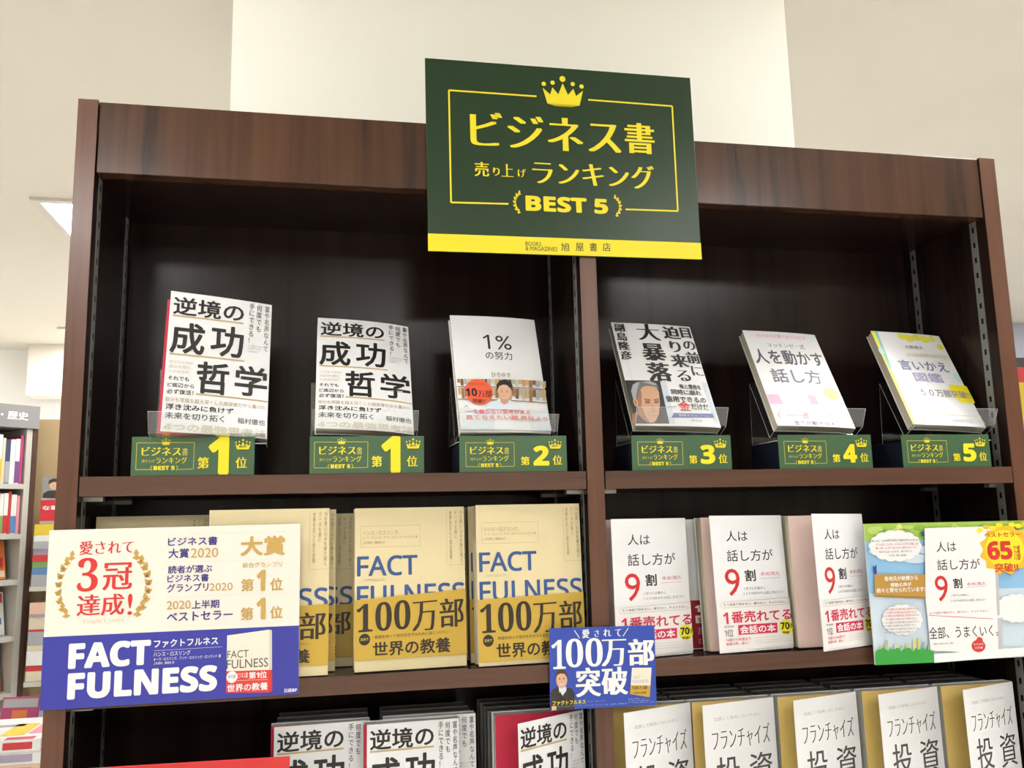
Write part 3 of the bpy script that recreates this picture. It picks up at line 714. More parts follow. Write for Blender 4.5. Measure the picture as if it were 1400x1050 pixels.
  ('t','ファクトフルネス',0.4193,0.6459,0.6713,0.6909,'white','b'),
  ('l',[(0.4202,0.7067),(0.6872,0.7043)],0.0003,'white'),
  ('t','ハンス・ロスリング',0.419,0.7138,0.5626,0.7405,'white','g'),
  ('t','オーラ・ロスリング、アンナ・ロスリング・ロンランド 著',0.4197,0.7466,0.6833,0.7648,'white','g'),
  ('t','上杉周作、関美和 訳',0.4202,0.7709,0.5009,0.7854,'white','g'),
  ('p',[(0.7068,0.6416),(0.8749,0.6197),(0.8874,0.6232),(0.8923,0.9759),(0.8801,0.9808),(0.7074,0.9677)],'cream'),
  ('p',[(0.8749,0.6197),(0.8874,0.6232),(0.8923,0.9759),(0.8801,0.9808)],'cream2'),
  ('p',[(0.707,0.8451),(0.8782,0.8519),(0.8801,0.9808),(0.7074,0.9677)],'popred2'),
  ('p',[(0.8782,0.8519),(0.8906,0.8518),(0.8923,0.9759),(0.8801,0.9808)],'popred'),
  ('t','FACT',0.7088,0.7295,0.7942,0.7728,'grey4','g'),
  ('t','FULNESS',0.7072,0.7812,0.8743,0.8329,'grey4','g'),
  ('e',0.7293,0.8803,0.0217,0.0332,'white'),
  ('t','90万部',0.7136,0.8666,0.7448,0.8887,'grey4','g'),
  ('t','第1位',0.797,0.857,0.8699,0.8965,'white','b'),
  ('t','ビジネス書',0.7508,0.8577,0.7926,0.8897,'white','g'),
  ('l',[(0.7495,0.9019),(0.872,0.9059)],0.0003,'white'),
  ('t','世界の教養',0.7113,0.9203,0.8745,0.9644,'white','b'),
  ('t','日経BP',0.9419,0.9645,0.9935,0.9869,'white','b'),
 ],
 'million_card': [
  ('l',[(0.2324,0.0317),(0.2817,0.1333)],0.001,'white'),
  ('l',[(0.746,0.0235),(0.692,0.1273)],0.001,'white'),
  ('t','愛',0.3052,0.0243,0.3752,0.1342,'white','m2'),
  ('t','さ',0.4206,0.0378,0.4671,0.1213,'white','m2'),
  ('t','れ',0.5045,0.0282,0.5804,0.1206,'white','m2'),
  ('t','て',0.6171,0.0343,0.6785,0.1246,'white','m2'),
  ('t','𝟏',0.0176,0.1454,0.1479,0.5022,'white','s'),
  ('t','𝟎𝟎',0.1499,0.1358,0.4963,0.4899,'white','s'),
  ('t','万',0.4852,0.1605,0.7216,0.4902,'white','m2'),
  ('t','部',0.7359,0.1662,0.9899,0.4956,'white','m2'),
  ('t','突',0.2397,0.4984,0.4729,0.8536,'white','m2'),
  ('t','破',0.4777,0.5047,0.7297,0.8454,'white','m2'),
  ('p',[(0.0018,0.9978),(0.0058,0.7886),(0.0327,0.7371),(0.0819,0.72),(0.1446,0.7238),(0.2029,0.7477),(0.2267,0.8028),(0.223,0.9986)],'suit'),
  ('p',[(0.0801,0.7282),(0.1536,0.7244),(0.1486,0.774),(0.1123,0.831),(0.0859,0.7878)],'shirt'),
  ('p',[(0.0905,0.7703),(0.1124,0.8251),(0.1271,0.8912),(0.0913,0.8887)],'suit2'),
  ('e',0.1095,0.6346,0.0511,0.1048,'skin'),
  ('p',[(0.0513,0.6314),(0.0517,0.566),(0.0699,0.5253),(0.1059,0.5093),(0.1418,0.5231),(0.1621,0.5721),(0.1598,0.6317),(0.1511,0.5954),(0.1369,0.5647),(0.101,0.5568),(0.0696,0.573),(0.0595,0.6022)],'hair2'),
  ('e',0.0898,0.6217,0.0089,0.0071,'hair2'),
  ('e',0.1293,0.6216,0.009,0.0072,'hair2'),
  ('l',[(0.0876,0.6799),(0.1072,0.693),(0.1324,0.6778)],0.0007,'shirt'),
  ('l',[(0.1104,0.6289),(0.1038,0.6595),(0.1146,0.6625)],0.0005,'skin2'),
  ('p',[(0.0136,0.9481),(0.0553,0.9452),(0.0585,0.9984),(0.0133,1.001)],'skin'),
  ('p',[(0.7706,0.5221),(0.9589,0.5294),(0.9331,0.895),(0.7459,0.8448)],'cream'),
  ('p',[(0.7545,0.7344),(0.9437,0.7532),(0.9331,0.895),(0.7459,0.8448)],'obigold'),
  ('t','FACT',0.7827,0.6247,0.8492,0.6578,'grey8','g'),
  ('t','FULNESS',0.7741,0.6733,0.9246,0.7136,'grey8','g'),
  ('t','100万部',0.7661,0.7462,0.9134,0.7949,'obiink','m'),
  ('t','世界の教養',0.7792,0.8202,0.9026,0.8506,'obibrown','b'),
  ('t','ファクトフルネス',0.0218,0.8864,0.3278,0.9405,'lemon','b'),
  ('t','ハンス・ロスリング',0.3417,0.9011,0.5085,0.9202,'popblue2','g'),
  ('t','オーラ・ロスリング、アンナ・ロスリング・ロンランド 著、上杉周作、関美和 訳',0.0694,0.9486,0.7121,0.9674,'popblue2','g'),
  ('t','世界の教養として',0.7269,0.8995,0.8916,0.9141,'popblue2','g'),
  ('t','十の思い込みを乗り越え',0.7265,0.9226,0.934,0.9371,'popblue2','g'),
  ('t','データを基に世界を正しく見る',0.7261,0.9456,0.9766,0.9601,'popblue2','g'),
 ],
 'blossom_card': [
  ('r',0,0,1,0.13,'leaf'),
  ('r',0,0.13,1,0.5,'sky'),
  ('r',0,0.5,1,1,'skypale'),
  ('e',0.252,0.035,0.0199,0.0151,'leaf2'),
  ('e',0.093,0.06,0.0304,0.028,'leaf3'),
  ('e',0.749,0.043,0.0227,0.0175,'leaf'),
  ('e',0.192,0.035,0.0163,0.0305,'lemonleaf'),
  ('e',0.809,0.117,0.028,0.0159,'leaf2'),
  ('e',0.321,0.089,0.0266,0.0291,'leaf3'),
  ('e',0.857,0.034,0.0241,0.0254,'leaf'),
  ('e',0.506,0.04,0.0215,0.0138,'lemonleaf'),
  ('e',0.909,0.127,0.023,0.018,'leaf2'),
  ('e',0.884,0.081,0.0296,0.029,'leaf3'),
  ('e',0.508,0.061,0.024,0.0206,'leaf'),
  ('e',0.182,0.05,0.0283,0.0129,'lemonleaf'),
  ('e',0.074,0.089,0.0176,0.0227,'leaf2'),
  ('e',0.473,0.054,0.0319,0.0159,'leaf3'),
  ('e',0.418,0.041,0.0247,0.0175,'leaf'),
  ('e',0.364,0.107,0.0184,0.0232,'lemonleaf'),
  ('e',0.88,0.035,0.0132,0.0166,'leaf2'),
  ('e',0.749,0.087,0.0167,0.0186,'leaf3'),
  ('e',0.197,0.067,0.0129,0.0259,'leaf'),
  ('e',0.872,0.143,0.0267,0.0312,'lemonleaf'),
  ('e',0.047,0.048,0.0313,0.0275,'leaf2'),
  ('e',0.416,0.141,0.0244,0.0284,'leaf3'),
  ('e',0.306,0.041,0.0209,0.0147,'leaf'),
  ('e',0.389,0.145,0.0186,0.0122,'lemonleaf'),
  ('e',0.072,0.039,0.0277,0.0193,'leaf2'),
  ('e',0.303,0.035,0.0316,0.0205,'leaf3'),
  ('e',0.225,0.033,0.0131,0.0154,'leaf'),
  ('e',0.666,0.038,0.0128,0.0218,'lemonleaf'),
  ('e',0.264,0.152,0.0144,0.0226,'leaf2'),
  ('e',0.757,0.061,0.0318,0.0216,'leaf3'),
  ('e',0.257,0.061,0.0127,0.0204,'leaf'),
  ('e',0.264,0.131,0.0286,0.022,'lemonleaf'),
  ('e',0.06,0.045,0.0168,0.0162,'leaf2'),
  ('e',0.248,0.128,0.0148,0.013,'leaf3'),
  ('e',0.902,0.08,0.0318,0.0201,'leaf'),
  ('e',0.877,0.093,0.0278,0.0269,'lemonleaf'),
  ('e',0.495,0.035,0.0162,0.0295,'leaf2'),
  ('e',0.876,0.138,0.0187,0.0251,'leaf3'),
  ('e',0.782,0.091,0.0283,0.0226,'leaf'),
  ('e',0.645,0.098,0.0174,0.0305,'lemonleaf'),
  ('e',0.929,0.034,0.0314,0.0312,'leaf2'),
  ('e',0.658,0.033,0.03,0.0146,'leaf3'),
  ('e',0.94,0.095,0.0132,0.0153,'leaf'),
  ('e',0.627,0.081,0.0269,0.0305,'lemonleaf'),
  ('e',0.235,0.032,0.0304,0.0123,'leaf2'),
  ('e',0.854,0.036,0.0282,0.0277,'leaf3'),
  ('e',0.08,0.2,0.07,0.035,'skypale'),
  ('e',0.17,0.23,0.07,0.035,'skypale'),
  ('e',0.26,0.26,0.07,0.035,'skypale'),
  ('e',0.35,0.2,0.07,0.035,'skypale'),
  ('e',0.44,0.23,0.07,0.035,'skypale'),
  ('e',0.53,0.26,0.07,0.035,'skypale'),
  ('e',0.62,0.2,0.07,0.035,'skypale'),
  ('e',0.71,0.23,0.07,0.035,'skypale'),
  ('e',0.8,0.26,0.07,0.035,'skypale'),
  ('e',0.89,0.2,0.07,0.035,'skypale'),
  ('e',0.1571,0.1636,0.1283,0.1036,'white'),
  ('e',0.2674,0.1672,0.0349,0.0333,'white'),
  ('e',0.2541,0.2029,0.0349,0.0332,'white'),
  ('e',0.2215,0.2308,0.0347,0.0331,'white'),
  ('e',0.1762,0.2453,0.0346,0.033,'white'),
  ('e',0.1273,0.2437,0.0345,0.033,'white'),
  ('e',0.0842,0.2264,0.0344,0.0329,'white'),
  ('e',0.0555,0.1967,0.0343,0.033,'white'),
  ('e',0.0467,0.1606,0.0344,0.033,'white'),
  ('e',0.0596,0.1251,0.0344,0.0331,'white'),
  ('e',0.0917,0.0971,0.0345,0.0332,'white'),
  ('e',0.1368,0.0822,0.0347,0.0333,'white'),
  ('e',0.1861,0.0835,0.0348,0.0334,'white'),
  ('e',0.2296,0.1008,0.0349,0.0334,'white'),
  ('e',0.2586,0.1307,0.0349,0.0334,'white'),
  ('e',0.1579,0.6926,0.0983,0.098,'white'),
  ('e',0.2424,0.6971,0.0267,0.0315,'white'),
  ('e',0.2319,0.7307,0.0267,0.0314,'white'),
  ('e',0.2066,0.7568,0.0266,0.0313,'white'),
  ('e',0.1717,0.7701,0.0265,0.0313,'white'),
  ('e',0.1342,0.7682,0.0264,0.0312,'white'),
  ('e',0.1013,0.7514,0.0264,0.0312,'white'),
  ('e',0.0796,0.723,0.0264,0.0312,'white'),
  ('e',0.0733,0.6887,0.0264,0.0313,'white'),
  ('e',0.0836,0.6551,0.0264,0.0314,'white'),
  ('e',0.1086,0.6289,0.0265,0.0314,'white'),
  ('e',0.1434,0.6153,0.0266,0.0315,'white'),
  ('e',0.1812,0.6171,0.0267,0.0315,'white'),
  ('e',0.2143,0.6339,0.0267,0.0316,'white'),
  ('e',0.2362,0.6625,0.0267,0.0315,'white'),
  ('e',0.7921,0.6458,0.1033,0.0944,'white'),
  ('e',0.8808,0.6502,0.0281,0.0303,'white'),
  ('e',0.8693,0.6826,0.028,0.0302,'white'),
  ('e',0.8424,0.7077,0.0279,0.0302,'white'),
  ('e',0.8056,0.7205,0.0279,0.0301,'white'),
  ('e',0.7661,0.7185,0.0278,0.0301,'white'),
  ('e',0.7318,0.7023,0.0277,0.0301,'white'),
  ('e',0.7094,0.675,0.0277,0.0301,'white'),
  ('e',0.7032,0.6419,0.0277,0.0301,'white'),
  ('e',0.7145,0.6096,0.0278,0.0302,'white'),
  ('e',0.7411,0.5844,0.0278,0.0303,'white'),
  ('e',0.7778,0.5713,0.0279,0.0303,'white'),
  ('e',0.8175,0.5731,0.028,0.0304,'white'),
  ('e',0.8521,0.5893,0.0281,0.0304,'white'),
  ('e',0.8747,0.6168,0.0281,0.0304,'white'),
  ('t','彼とは、心の絆が切れて話せずにいたので',0.0261,0.1159,0.2926,0.1323,'grey5','g'),
  ('t','どんなことをしたらいいかと思って',0.0529,0.1432,0.2812,0.1596,'pinkred','g'),
  ('t','買いました今ではついに話せるように',0.0467,0.1695,0.27,0.1858,'pinkred','g'),
  ('t','なれてよかったです。ありがとう',0.064,0.1965,0.2396,0.2128,'grey5','g'),
  ('t','（４０代・女性・会社員）',0.1144,0.2245,0.2093,0.2408,'grey5','g'),
  ('p',[(0.0287,0.3631),(0.3037,0.3758),(0.2925,0.5482),(0.0197,0.5214)],'plank'),
  ('p',[(0.0203,0.5116),(0.2933,0.5358),(0.2925,0.5482),(0.0197,0.5214)],'plank2'),
  ('t','各地氏が絶賛から',0.0793,0.38,0.2608,0.4148,'white','b'),
  ('t','感動の声が',0.1096,0.4285,0.2228,0.4583,'white','b'),
  ('t','続々と寄せられています!',0.0323,0.4627,0.2943,0.4972,'white','b'),
  ('t','すぐに実践できる内容で話し方が変わりました',0.0731,0.6089,0.2515,0.6236,'pinkred','g'),
  ('t','すぐに実践できる内容で話し方が変わりました',0.0643,0.6319,0.2368,0.6466,'pinkred','g'),
  ('t','すぐに実践できる内容で話し方が変わりました',0.0555,0.6548,0.2485,0.6694,'pinkred','g'),
  ('t','すぐに実践できる内容で話し方が変わりました',0.069,0.6787,0.2338,0.6934,'pinkred','g'),
  ('t','すぐに実践できる内容で話し方が変わりました',0.0603,0.7016,0.2455,0.7162,'grey7','g'),
  ('t','すぐに実践できる内容で話し方が変わりました',0.0515,0.7244,0.2309,0.739,'grey7','g'),
  ('t','すぐに実践できる内容で話し方が変わりました',0.065,0.7483,0.2425,0.7629,'grey7','g'),
  ('t','すぐに実践できる内容で話し方が変わりました',0.0562,0.771,0.2279,0.7856,'grey7','g'),
  ('p',[(0.0236,0.303),(0.0307,0.3108),(0.0429,0.2949),(0.0412,0.3573),(0.0293,0.3693),(0.0232,0.3442)],'bird'),
  ('p',[(0.301,0.075),(0.3167,0.0562),(0.32,0.0947),(0.3061,0.1007)],'bird'),
  ('p',[(0.0226,0.9267),(0.0261,0.8665),(0.0347,0.8621),(0.0309,0.9272)],'city3'),
  ('p',[(0.0503,0.9284),(0.0559,0.8318),(0.071,0.8277),(0.065,0.9292)],'city3'),
  ('p',[(0.078,0.93),(0.0808,0.8817),(0.0885,0.8773),(0.0854,0.9304)],'city3'),
  ('p',[(0.1011,0.9313),(0.1055,0.8588),(0.1169,0.8546),(0.1122,0.932)],'city1'),
  ('p',[(0.1336,0.9332),(0.1369,0.8788),(0.1502,0.8747),(0.1466,0.934)],'city3'),
  ('p',[(0.1615,0.9349),(0.1663,0.8561),(0.1816,0.8521),(0.1764,0.9357)],'city3'),
  ('p',[(0.1987,0.937),(0.2052,0.8339),(0.2224,0.8299),(0.2155,0.938)],'city1'),
  ('p',[(0.224,0.9385),(0.2313,0.823),(0.2429,0.8188),(0.2352,0.9392)],'city1'),
  ('p',[(0.2502,0.94),(0.2556,0.855),(0.2672,0.8507),(0.2614,0.9407)],'city2'),
  ('p',[(0.2783,0.9417),(0.2822,0.8809),(0.292,0.8766),(0.2877,0.9422)],'city2'),
  ('p',[(-0.0045,0.9985),(-0.0022,0.9253),(0.0009,0.9038),(0.0126,0.8924),(0.0236,0.893),(0.0353,0.884),(0.0465,0.8822),(0.0569,0.8949),(0.0672,0.9076),(0.0796,0.8865),(0.0902,0.8968),(0.1013,0.8974),(0.1131,0.886),(0.1241,0.889),(0.134,0.9114),(0.1459,0.9),(0.157,0.9006),(0.1688,0.8916),(0.1802,0.8898),(0.1906,0.9025),(0.201,0.9153),(0.2136,0.8941),(0.2242,0.9045),(0.2355,0.9051),(0.2475,0.8936),(0.2586,0.8967),(0.2684,0.9192),(0.2805,0.9077),(0.2918,0.9083),(0.3037,0.8992),(0.311,0.9314),(0.3083,1.0019)],'grass'),
  ('p',[(0.3225,0.041),(0.7084,0.0376),(0.6947,0.6918),(0.7052,0.72),(0.6863,0.9631),(0.6633,0.9716),(0.2941,0.9158),(0.2925,0.5482)],'coverwhite'),
  ('p',[(0.7084,0.0376),(0.7253,0.038),(0.6947,0.6918),(0.6781,0.691)],'greyspine'),
  ('p',[(0.6786,0.7099),(0.7062,0.7075),(0.6871,0.9532),(0.6633,0.9716)],'greyspine'),
  ('p',[(0.3102,0.9436),(0.8871,0.9274),(0.8821,0.987),(0.3081,1.0043)],'white'),
  ('t','人は',0.3763,0.1424,0.4878,0.2175,'grey2','g'),
  ('t','話し方が',0.3723,0.2722,0.6121,0.3505,'grey2','g'),
  ('t','9',0.3494,0.3879,0.4203,0.5754,'red','n0'),
  ('t','割',0.4519,0.4106,0.5011,0.4847,'grey2','b'),
  ('t','永松茂久',0.5269,0.445,0.6339,0.4677,'red2','g'),
  ('l',[(0.5252,0.4803),(0.6329,0.4746)],0.0004,'red2'),
  ('t','１秒で心を動かし',0.4343,0.5268,0.5355,0.5418,'grey7','g'),
  ('t','１００％好かれる話し方のコツ',0.4287,0.5642,0.6249,0.5817,'grey7','g'),
  ('l',[(0.3008,0.669),(0.6538,0.7149)],0.0006,'red'),
  ('t','もう会話で悩まない、疲れない、キョドらない。',0.3065,0.6458,0.6328,0.6631,'red2','g'),
  ('t','全部、うまくいく。',0.2944,0.7528,0.6753,0.8386,'grey2','g'),
  ('t','会話の本',0.3111,0.8654,0.4247,0.8801,'grey8','g'),
  ('e',0.5574,0.9025,0.0384,0.0443,'redapple'),
  ('p',[(0.5428,0.8647),(0.5602,0.8371),(0.5809,0.8457),(0.5851,0.867)],'redapple'),
  ('t','たちまち',0.5313,0.8826,0.5851,0.8973,'white','g'),
  ('t','大反響',0.5353,0.9075,0.5794,0.9222,'white','g'),
  ('p',[(0.8873,0.2167),(0.902,0.2682),(0.8637,0.2986),(0.856,0.3547),(0.8129,0.3571),(0.7852,0.4026),(0.7488,0.3767),(0.7086,0.3997),(0.6883,0.3526),(0.6463,0.3471),(0.6475,0.2913),(0.6147,0.2589),(0.637,0.209),(0.6222,0.1579),(0.6598,0.1274),(0.6671,0.071),(0.7101,0.0681),(0.7377,0.0216),(0.7745,0.0474),(0.8153,0.0234),(0.8358,0.0713),(0.8787,0.0764),(0.8771,0.1334),(0.9105,0.1663)],'orangeyellow'),
  ('e',0.762,0.2122,0.1112,0.1444,'brightyellow'),
  ('e',0.6288,0.0667,0.0197,0.0168,'lemon'),
  ('e',0.6674,0.0418,0.0198,0.0169,'orangeyellow'),
  ('e',0.7035,0.0504,0.0199,0.0169,'brightyellow'),
  ('e',0.7419,0.0305,0.0199,0.0169,'lemon'),
  ('e',0.7772,0.0523,0.02,0.0169,'orangeyellow'),
  ('e',0.816,0.0297,0.02,0.017,'brightyellow'),
  ('e',0.8525,0.0384,0.0201,0.017,'lemon'),
  ('e',0.891,0.0236,0.0202,0.017,'orangeyellow'),
  ('e',0.9268,0.0429,0.0202,0.017,'brightyellow'),
  ('t','ベストセラー',0.651,0.0842,0.86,0.1191,'popred','b'),
  ('t','65',0.6591,0.1492,0.8007,0.2866,'popred','h'),
  ('t','万部',0.8095,0.1795,0.8464,0.2956,'popred','m'),
  ('t','突破!!',0.6919,0.3111,0.8255,0.3775,'popred','b'),
 ],
 'franchise': [
  ('t','フランチャイズ',0.103,0.1793,0.9146,0.3242,'grey3','m0'),
  ('t','投',0.1402,0.3721,0.4609,0.6071,'grey3','m0'),
  ('t','資',0.5976,0.378,0.9252,0.6231,'grey3','m0'),
  ('t','入門',0.1482,0.67,0.8245,0.8894,'grey3','m0'),
  ('t','加盟して後悔しないために',0.1418,0.0936,0.7971,0.1187,'grey9','g'),
 ],
 'red_card': [
  ('r',0.03,0.13,0.8,0.95,'cream'),
  ('p',[(0.0337,0.0286),(0.0471,0.0286),(0.0471,0.0429),(0.0337,0.0429)],'white'),
  ('t','話題の本',0.7744,0.0571,0.9259,0.0952,'pink','b'),
  ('e',0.6397,0.0667,0.0067,0.0095,'pink'),
  ('e',0.6835,0.0667,0.0067,0.0095,'pink'),
  ('e',0.7172,0.0667,0.0067,0.0095,'pink'),
  ('l',[(0.1347,0.2857),(0.7071,0.2857)],0.002,'pink'),
 ],
 'header': [
  ('t','人文・社会科学・歴史',0.2,0.3,0.92,0.66,'white','b'),
 ],
 'portrait_book': [
  ('r',0,0,1,0.45,'grey10'),
  ('p',[(0.024,0.4516),(0.0384,0.3591),(0.1859,0.3006),(0.5111,0.2889),(0.6651,0.3591),(0.6788,0.4745)],'suit'),
  ('e',0.3865,0.1814,0.1643,0.0958,'skin'),
  ('p',[(0.1776,0.1701),(0.199,0.0734),(0.3629,0.0368),(0.5581,0.0734),(0.5892,0.1821),(0.5162,0.134),(0.3665,0.1099),(0.2419,0.1461)],'hair'),
  ('e',0.3321,0.1892,0.0219,0.0072,'hair'),
  ('e',0.4635,0.1892,0.0219,0.0072,'hair'),
  ('l',[(0.3455,0.2369),(0.4437,0.2369)],0.001,'red'),
  ('p',[(-0.0152,0.4973),(1.0,0.4745),(1.0,0.9367),(-0.0156,0.9367)],'redpop'),
  ('t','な職場',0.0509,0.6146,0.8946,0.7099,'white','b'),
  ('l',[(0.8399,0.5086),(0.8462,1.0)],0.003,'pink'),
 ],
}
# ------------------------------------------------------------------ the room
WALLM = plain('cream_wall', raw(240, 235, 224), .75, .3, .012, 3)
CEILM = plain('cream_ceiling', raw(216, 210, 197), .8, .2, .012, 3)
PILLM = plain('pale_pillar', raw(227, 226, 216), .6, .3, .008, 4)
FLOORM = plain('pale_floor', raw(228, 226, 222), .4, .4, .03, 12)
def setting(name, dims, m):
    b = MB(); b.box(*dims, m); return struct(b.build(name))
setting('floor', (-6, -6, -.1, 7, 5.6, 0), FLOORM)
setting('ceiling', (-6, -6, 2.7, 7, 5.6, 2.8), CEILM)
setting('wall_back', (-6, 5.2, 0, 7, 5.3, 2.7), plain('white_wall', raw(250, 250, 248), .7, .3, .008, 4))
setting('wall_left', (-6.1, -6, 0, -6, 5.2, 2.7), WALLM)
setting('wall_right', (7, -6, 0, 7.1, 5.2, 2.7), WALLM)
setting('wall_front', (-6, -6.1, 0, 7, -6, 2.7), WALLM)
setting('trim_1', (.156, .30, 0, 1.212, .95, 2.6995), PILLM)
setting('trim_2', (-1.66, 5.0, 2.36, -.9, 5.199, 2.6995), WALLM)
setting('wall_side', (3.6, 3.74, 0, 6.99, 3.9, 2.6995), plain('blue_grey_wall', raw(176, 180, 196), .6, .3, .02, 4))

def ceiling_light(x, y, label):
    t = thing('ceiling_light', label, 'ceiling light', (x, y, 2.7), 'ceiling panel lights')
    fr = plain('lamp_frame', raw(206, 200, 190), .5)
    b = MB()
    for d in ((-.33, -.33, .33, -.30), (-.33, .30, .33, .33), (-.33, -.30, -.30, .30), (.30, -.30, .33, .30)):
        b.box(d[0], d[1], -.012, d[2], d[3], -.0005, fr)
    b.build('frame', t)
    m = MATS.get('lamp_diffuser')
    if not m:
        m = plain('lamp_diffuser', (1, 1, 1, 1), .5); p = m.node_tree.nodes['Principled BSDF']
        p.inputs['Emission Color'].default_value = (1, .99, .97, 1); p.inputs['Emission Strength'].default_value = LAMP_POWER
    b = MB(); b.box(-.30, -.30, -.008, .30, .30, -.002, m); b.build('diffuser', t)
for i, (x, y) in enumerate(LAMPS):
    ceiling_light(x, y, 'square ceiling panel light left of the bookcase' if i == 0 else 'unseen square white panel light in the shop ceiling, some added as fill')

# ------------------------------------------------------------------ the bookcase
XL0, XL1, XD0, XD1, XR0, XR1 = 0.0, .0251, .6842, .7089, 1.3638, 1.392
ZTOP, ZFAS, DEP = 2.0522, 1.951, .212
case = thing('bookcase', 'tall dark walnut two bay bookcase filling the middle of the photo', 'bookcase', (.696, .1, 0))
def cpart(name, dims, m, bevel=.0012):
    d = list(dims)
    for i in (0, 3): d[i] -= .696
    for i in (1, 4): d[i] -= .1
    b = MB(); b.box(*d, m); return b.build(name, case, bevel)
def shaded_panel(name, dims, dark, light, edge=.0012):
    """walnut panel: body darkened to stand for shade, front edge kept at the lit tone"""
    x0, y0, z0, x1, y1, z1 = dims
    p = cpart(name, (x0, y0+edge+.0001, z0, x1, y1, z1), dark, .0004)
    b = MB(); b.box(x0-.696, y0-.1, z0, x1-.696, y0+edge-.1, z1, light); e = b.build('front_edge', p, .0004)
shaded_panel('side_panel', (XL0, 0, 0, XL1, .232, ZTOP), WOOD_SHADE_V, WOOD_E)
shaded_panel('side_panel', (XR0, 0, 0, XR1, .232, ZTOP), WOOD_SHADE_V, WOOD_E)
shaded_panel('centre_divider', (XD0, .001, .0505, XD1, DEP-.0005, ZFAS-.0005), WOOD_SHADE_V, WOOD_E)
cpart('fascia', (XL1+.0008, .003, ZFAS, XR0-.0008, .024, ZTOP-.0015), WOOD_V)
cpart('top_panel', (XL1+.0003, .0242, ZFAS+.002, XR0-.0003, DEP-.0005, ZFAS+.022), WOOD_SHADE_H)
cpart('back_panel', (XL1+.0003, DEP, .05, XR0-.0003, DEP+.012, ZTOP-.002), WOOD_SHADE_V)
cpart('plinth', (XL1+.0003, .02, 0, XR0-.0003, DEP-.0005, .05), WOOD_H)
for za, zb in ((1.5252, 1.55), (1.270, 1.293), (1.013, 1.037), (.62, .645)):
    shaded_panel('shelf', (XL1+.0015, 0, za, XD0-.0015, DEP-.001, zb), WOOD_SHADE_H, WOOD_H)
    shaded_panel('shelf', (XD1+.0015, 0, za, XR0-.0015, DEP-.001, zb), WOOD_SHADE_H, WOOD_H)
def rail(x, y, sx):
    """slotted steel shelf standard let into a side panel; sx = direction the face looks"""
    b = MB(); z0, z1, p = .75, 1.952, .0254; hw = .0075
    n = int((z1-z0)/p); X = x+sx*.0008-.696; Y = y-.1
    dark = plain('slot_dark', rgb(18, 16, 16), .9, .1)
    def q(ya, yb, za, zb, m, dx=0): b.add([(X+dx, ya, za), (X+dx, yb, za), (X+dx, yb, zb), (X+dx, ya, zb)], [(0, 1, 2, 3)], m)
    for i in range(n):
        z = z1-p*(i+1)
        q(Y-hw, Y-.0024, z, z+p, STEEL); q(Y+.0024, Y+hw, z, z+p, STEEL)
        q(Y-.0024, Y+.0024, z, z+.0075, STEEL); q(Y-.0024, Y+.0024, z+.0165, z+p, STEEL)
        q(Y-.0024, Y+.0024, z+.0075, z+.0165, dark, -sx*.0005)
    for e in (-hw, hw): b.add([(X, Y+e, z), (X-sx*.0007, Y+e, z), (X-sx*.0007, Y+e, z1), (X, Y+e, z1)], [(0, 1, 2, 3)], STEEL)
    return b.build('slotted_rail', case)
for x, s in ((XL1, 1), (XD0, -1), (XD1, 1), (XR0, -1)):
    for y in (.030, .186): rail(x, y, s)
CLIP = plain('steel_clip', rgb(176, 172, 164), .35, .5, 0, 60, .7)
for z in (1.5252, 1.270):
    for x, s in ((XL1, 1), (XD0, -1), (XD1, 1), (XR0, -1)):
        for y in (.030, .186):
            xa, xb = sorted((x+s*.0012, x+s*.024))
            cpart('shelf_clip', (xa, y-.006, z-.0055, xb, y+.006, z-.0004), CLIP, 0)

# ------------------------------------------------------------------ the big ranking sign
GREEN = plain('sign_green', rgb(26, 56, 27), .30, .34, .015, 20, 0, .05)
card('ranking_sign', 'large dark green sign with yellow crown hung over the top of the bookcase', 'sign',
     frame_matrix((.4641, -.0068, 1.8575), .5, -.15, .53), .4069, .2880, .004, GREEN, [('sign', (0, 0, 1, 1))])

# ------------------------------------------------------------------ ranked displays: box, clear stand, book
LABGREEN = plain('label_green', rgb(58, 98, 62), .35, .5, .015, 40)
NAVY = plain('navy_box', rgb(20, 26, 44), .5, .4, .03, 60)
def display_box(x0, rank, label):
    t = thing('display_box', label, 'display box', (x0, .003, 1.5502), 'ranked display boxes')
    W, H, D = .1510, .0500, .090
    boxpart('box', t, (.0012, .0016, 0, W-.0012, D, H-.010), NAVY)
    b = MB(); b.box(0, 0, 0, W, .0013, H, LABGREEN); lc = b.build('label_card', t, .0003)
    p = MB(); fm = lambda x, z, o: (x, -o, z)
    if rank == 1: draw(p, LAYOUT['label'], W, H, fm); draw(p, LAYOUT['label1'], W, H, fm, 20)
    else: draw(p, LAYOUT['label'], W, H, lambda x, z, o: (x*.965+.003, -o, z*.96)); draw(p, LAYOUT['label%d' % rank], W, H, fm, 20)
    p.build('label_print', lc)
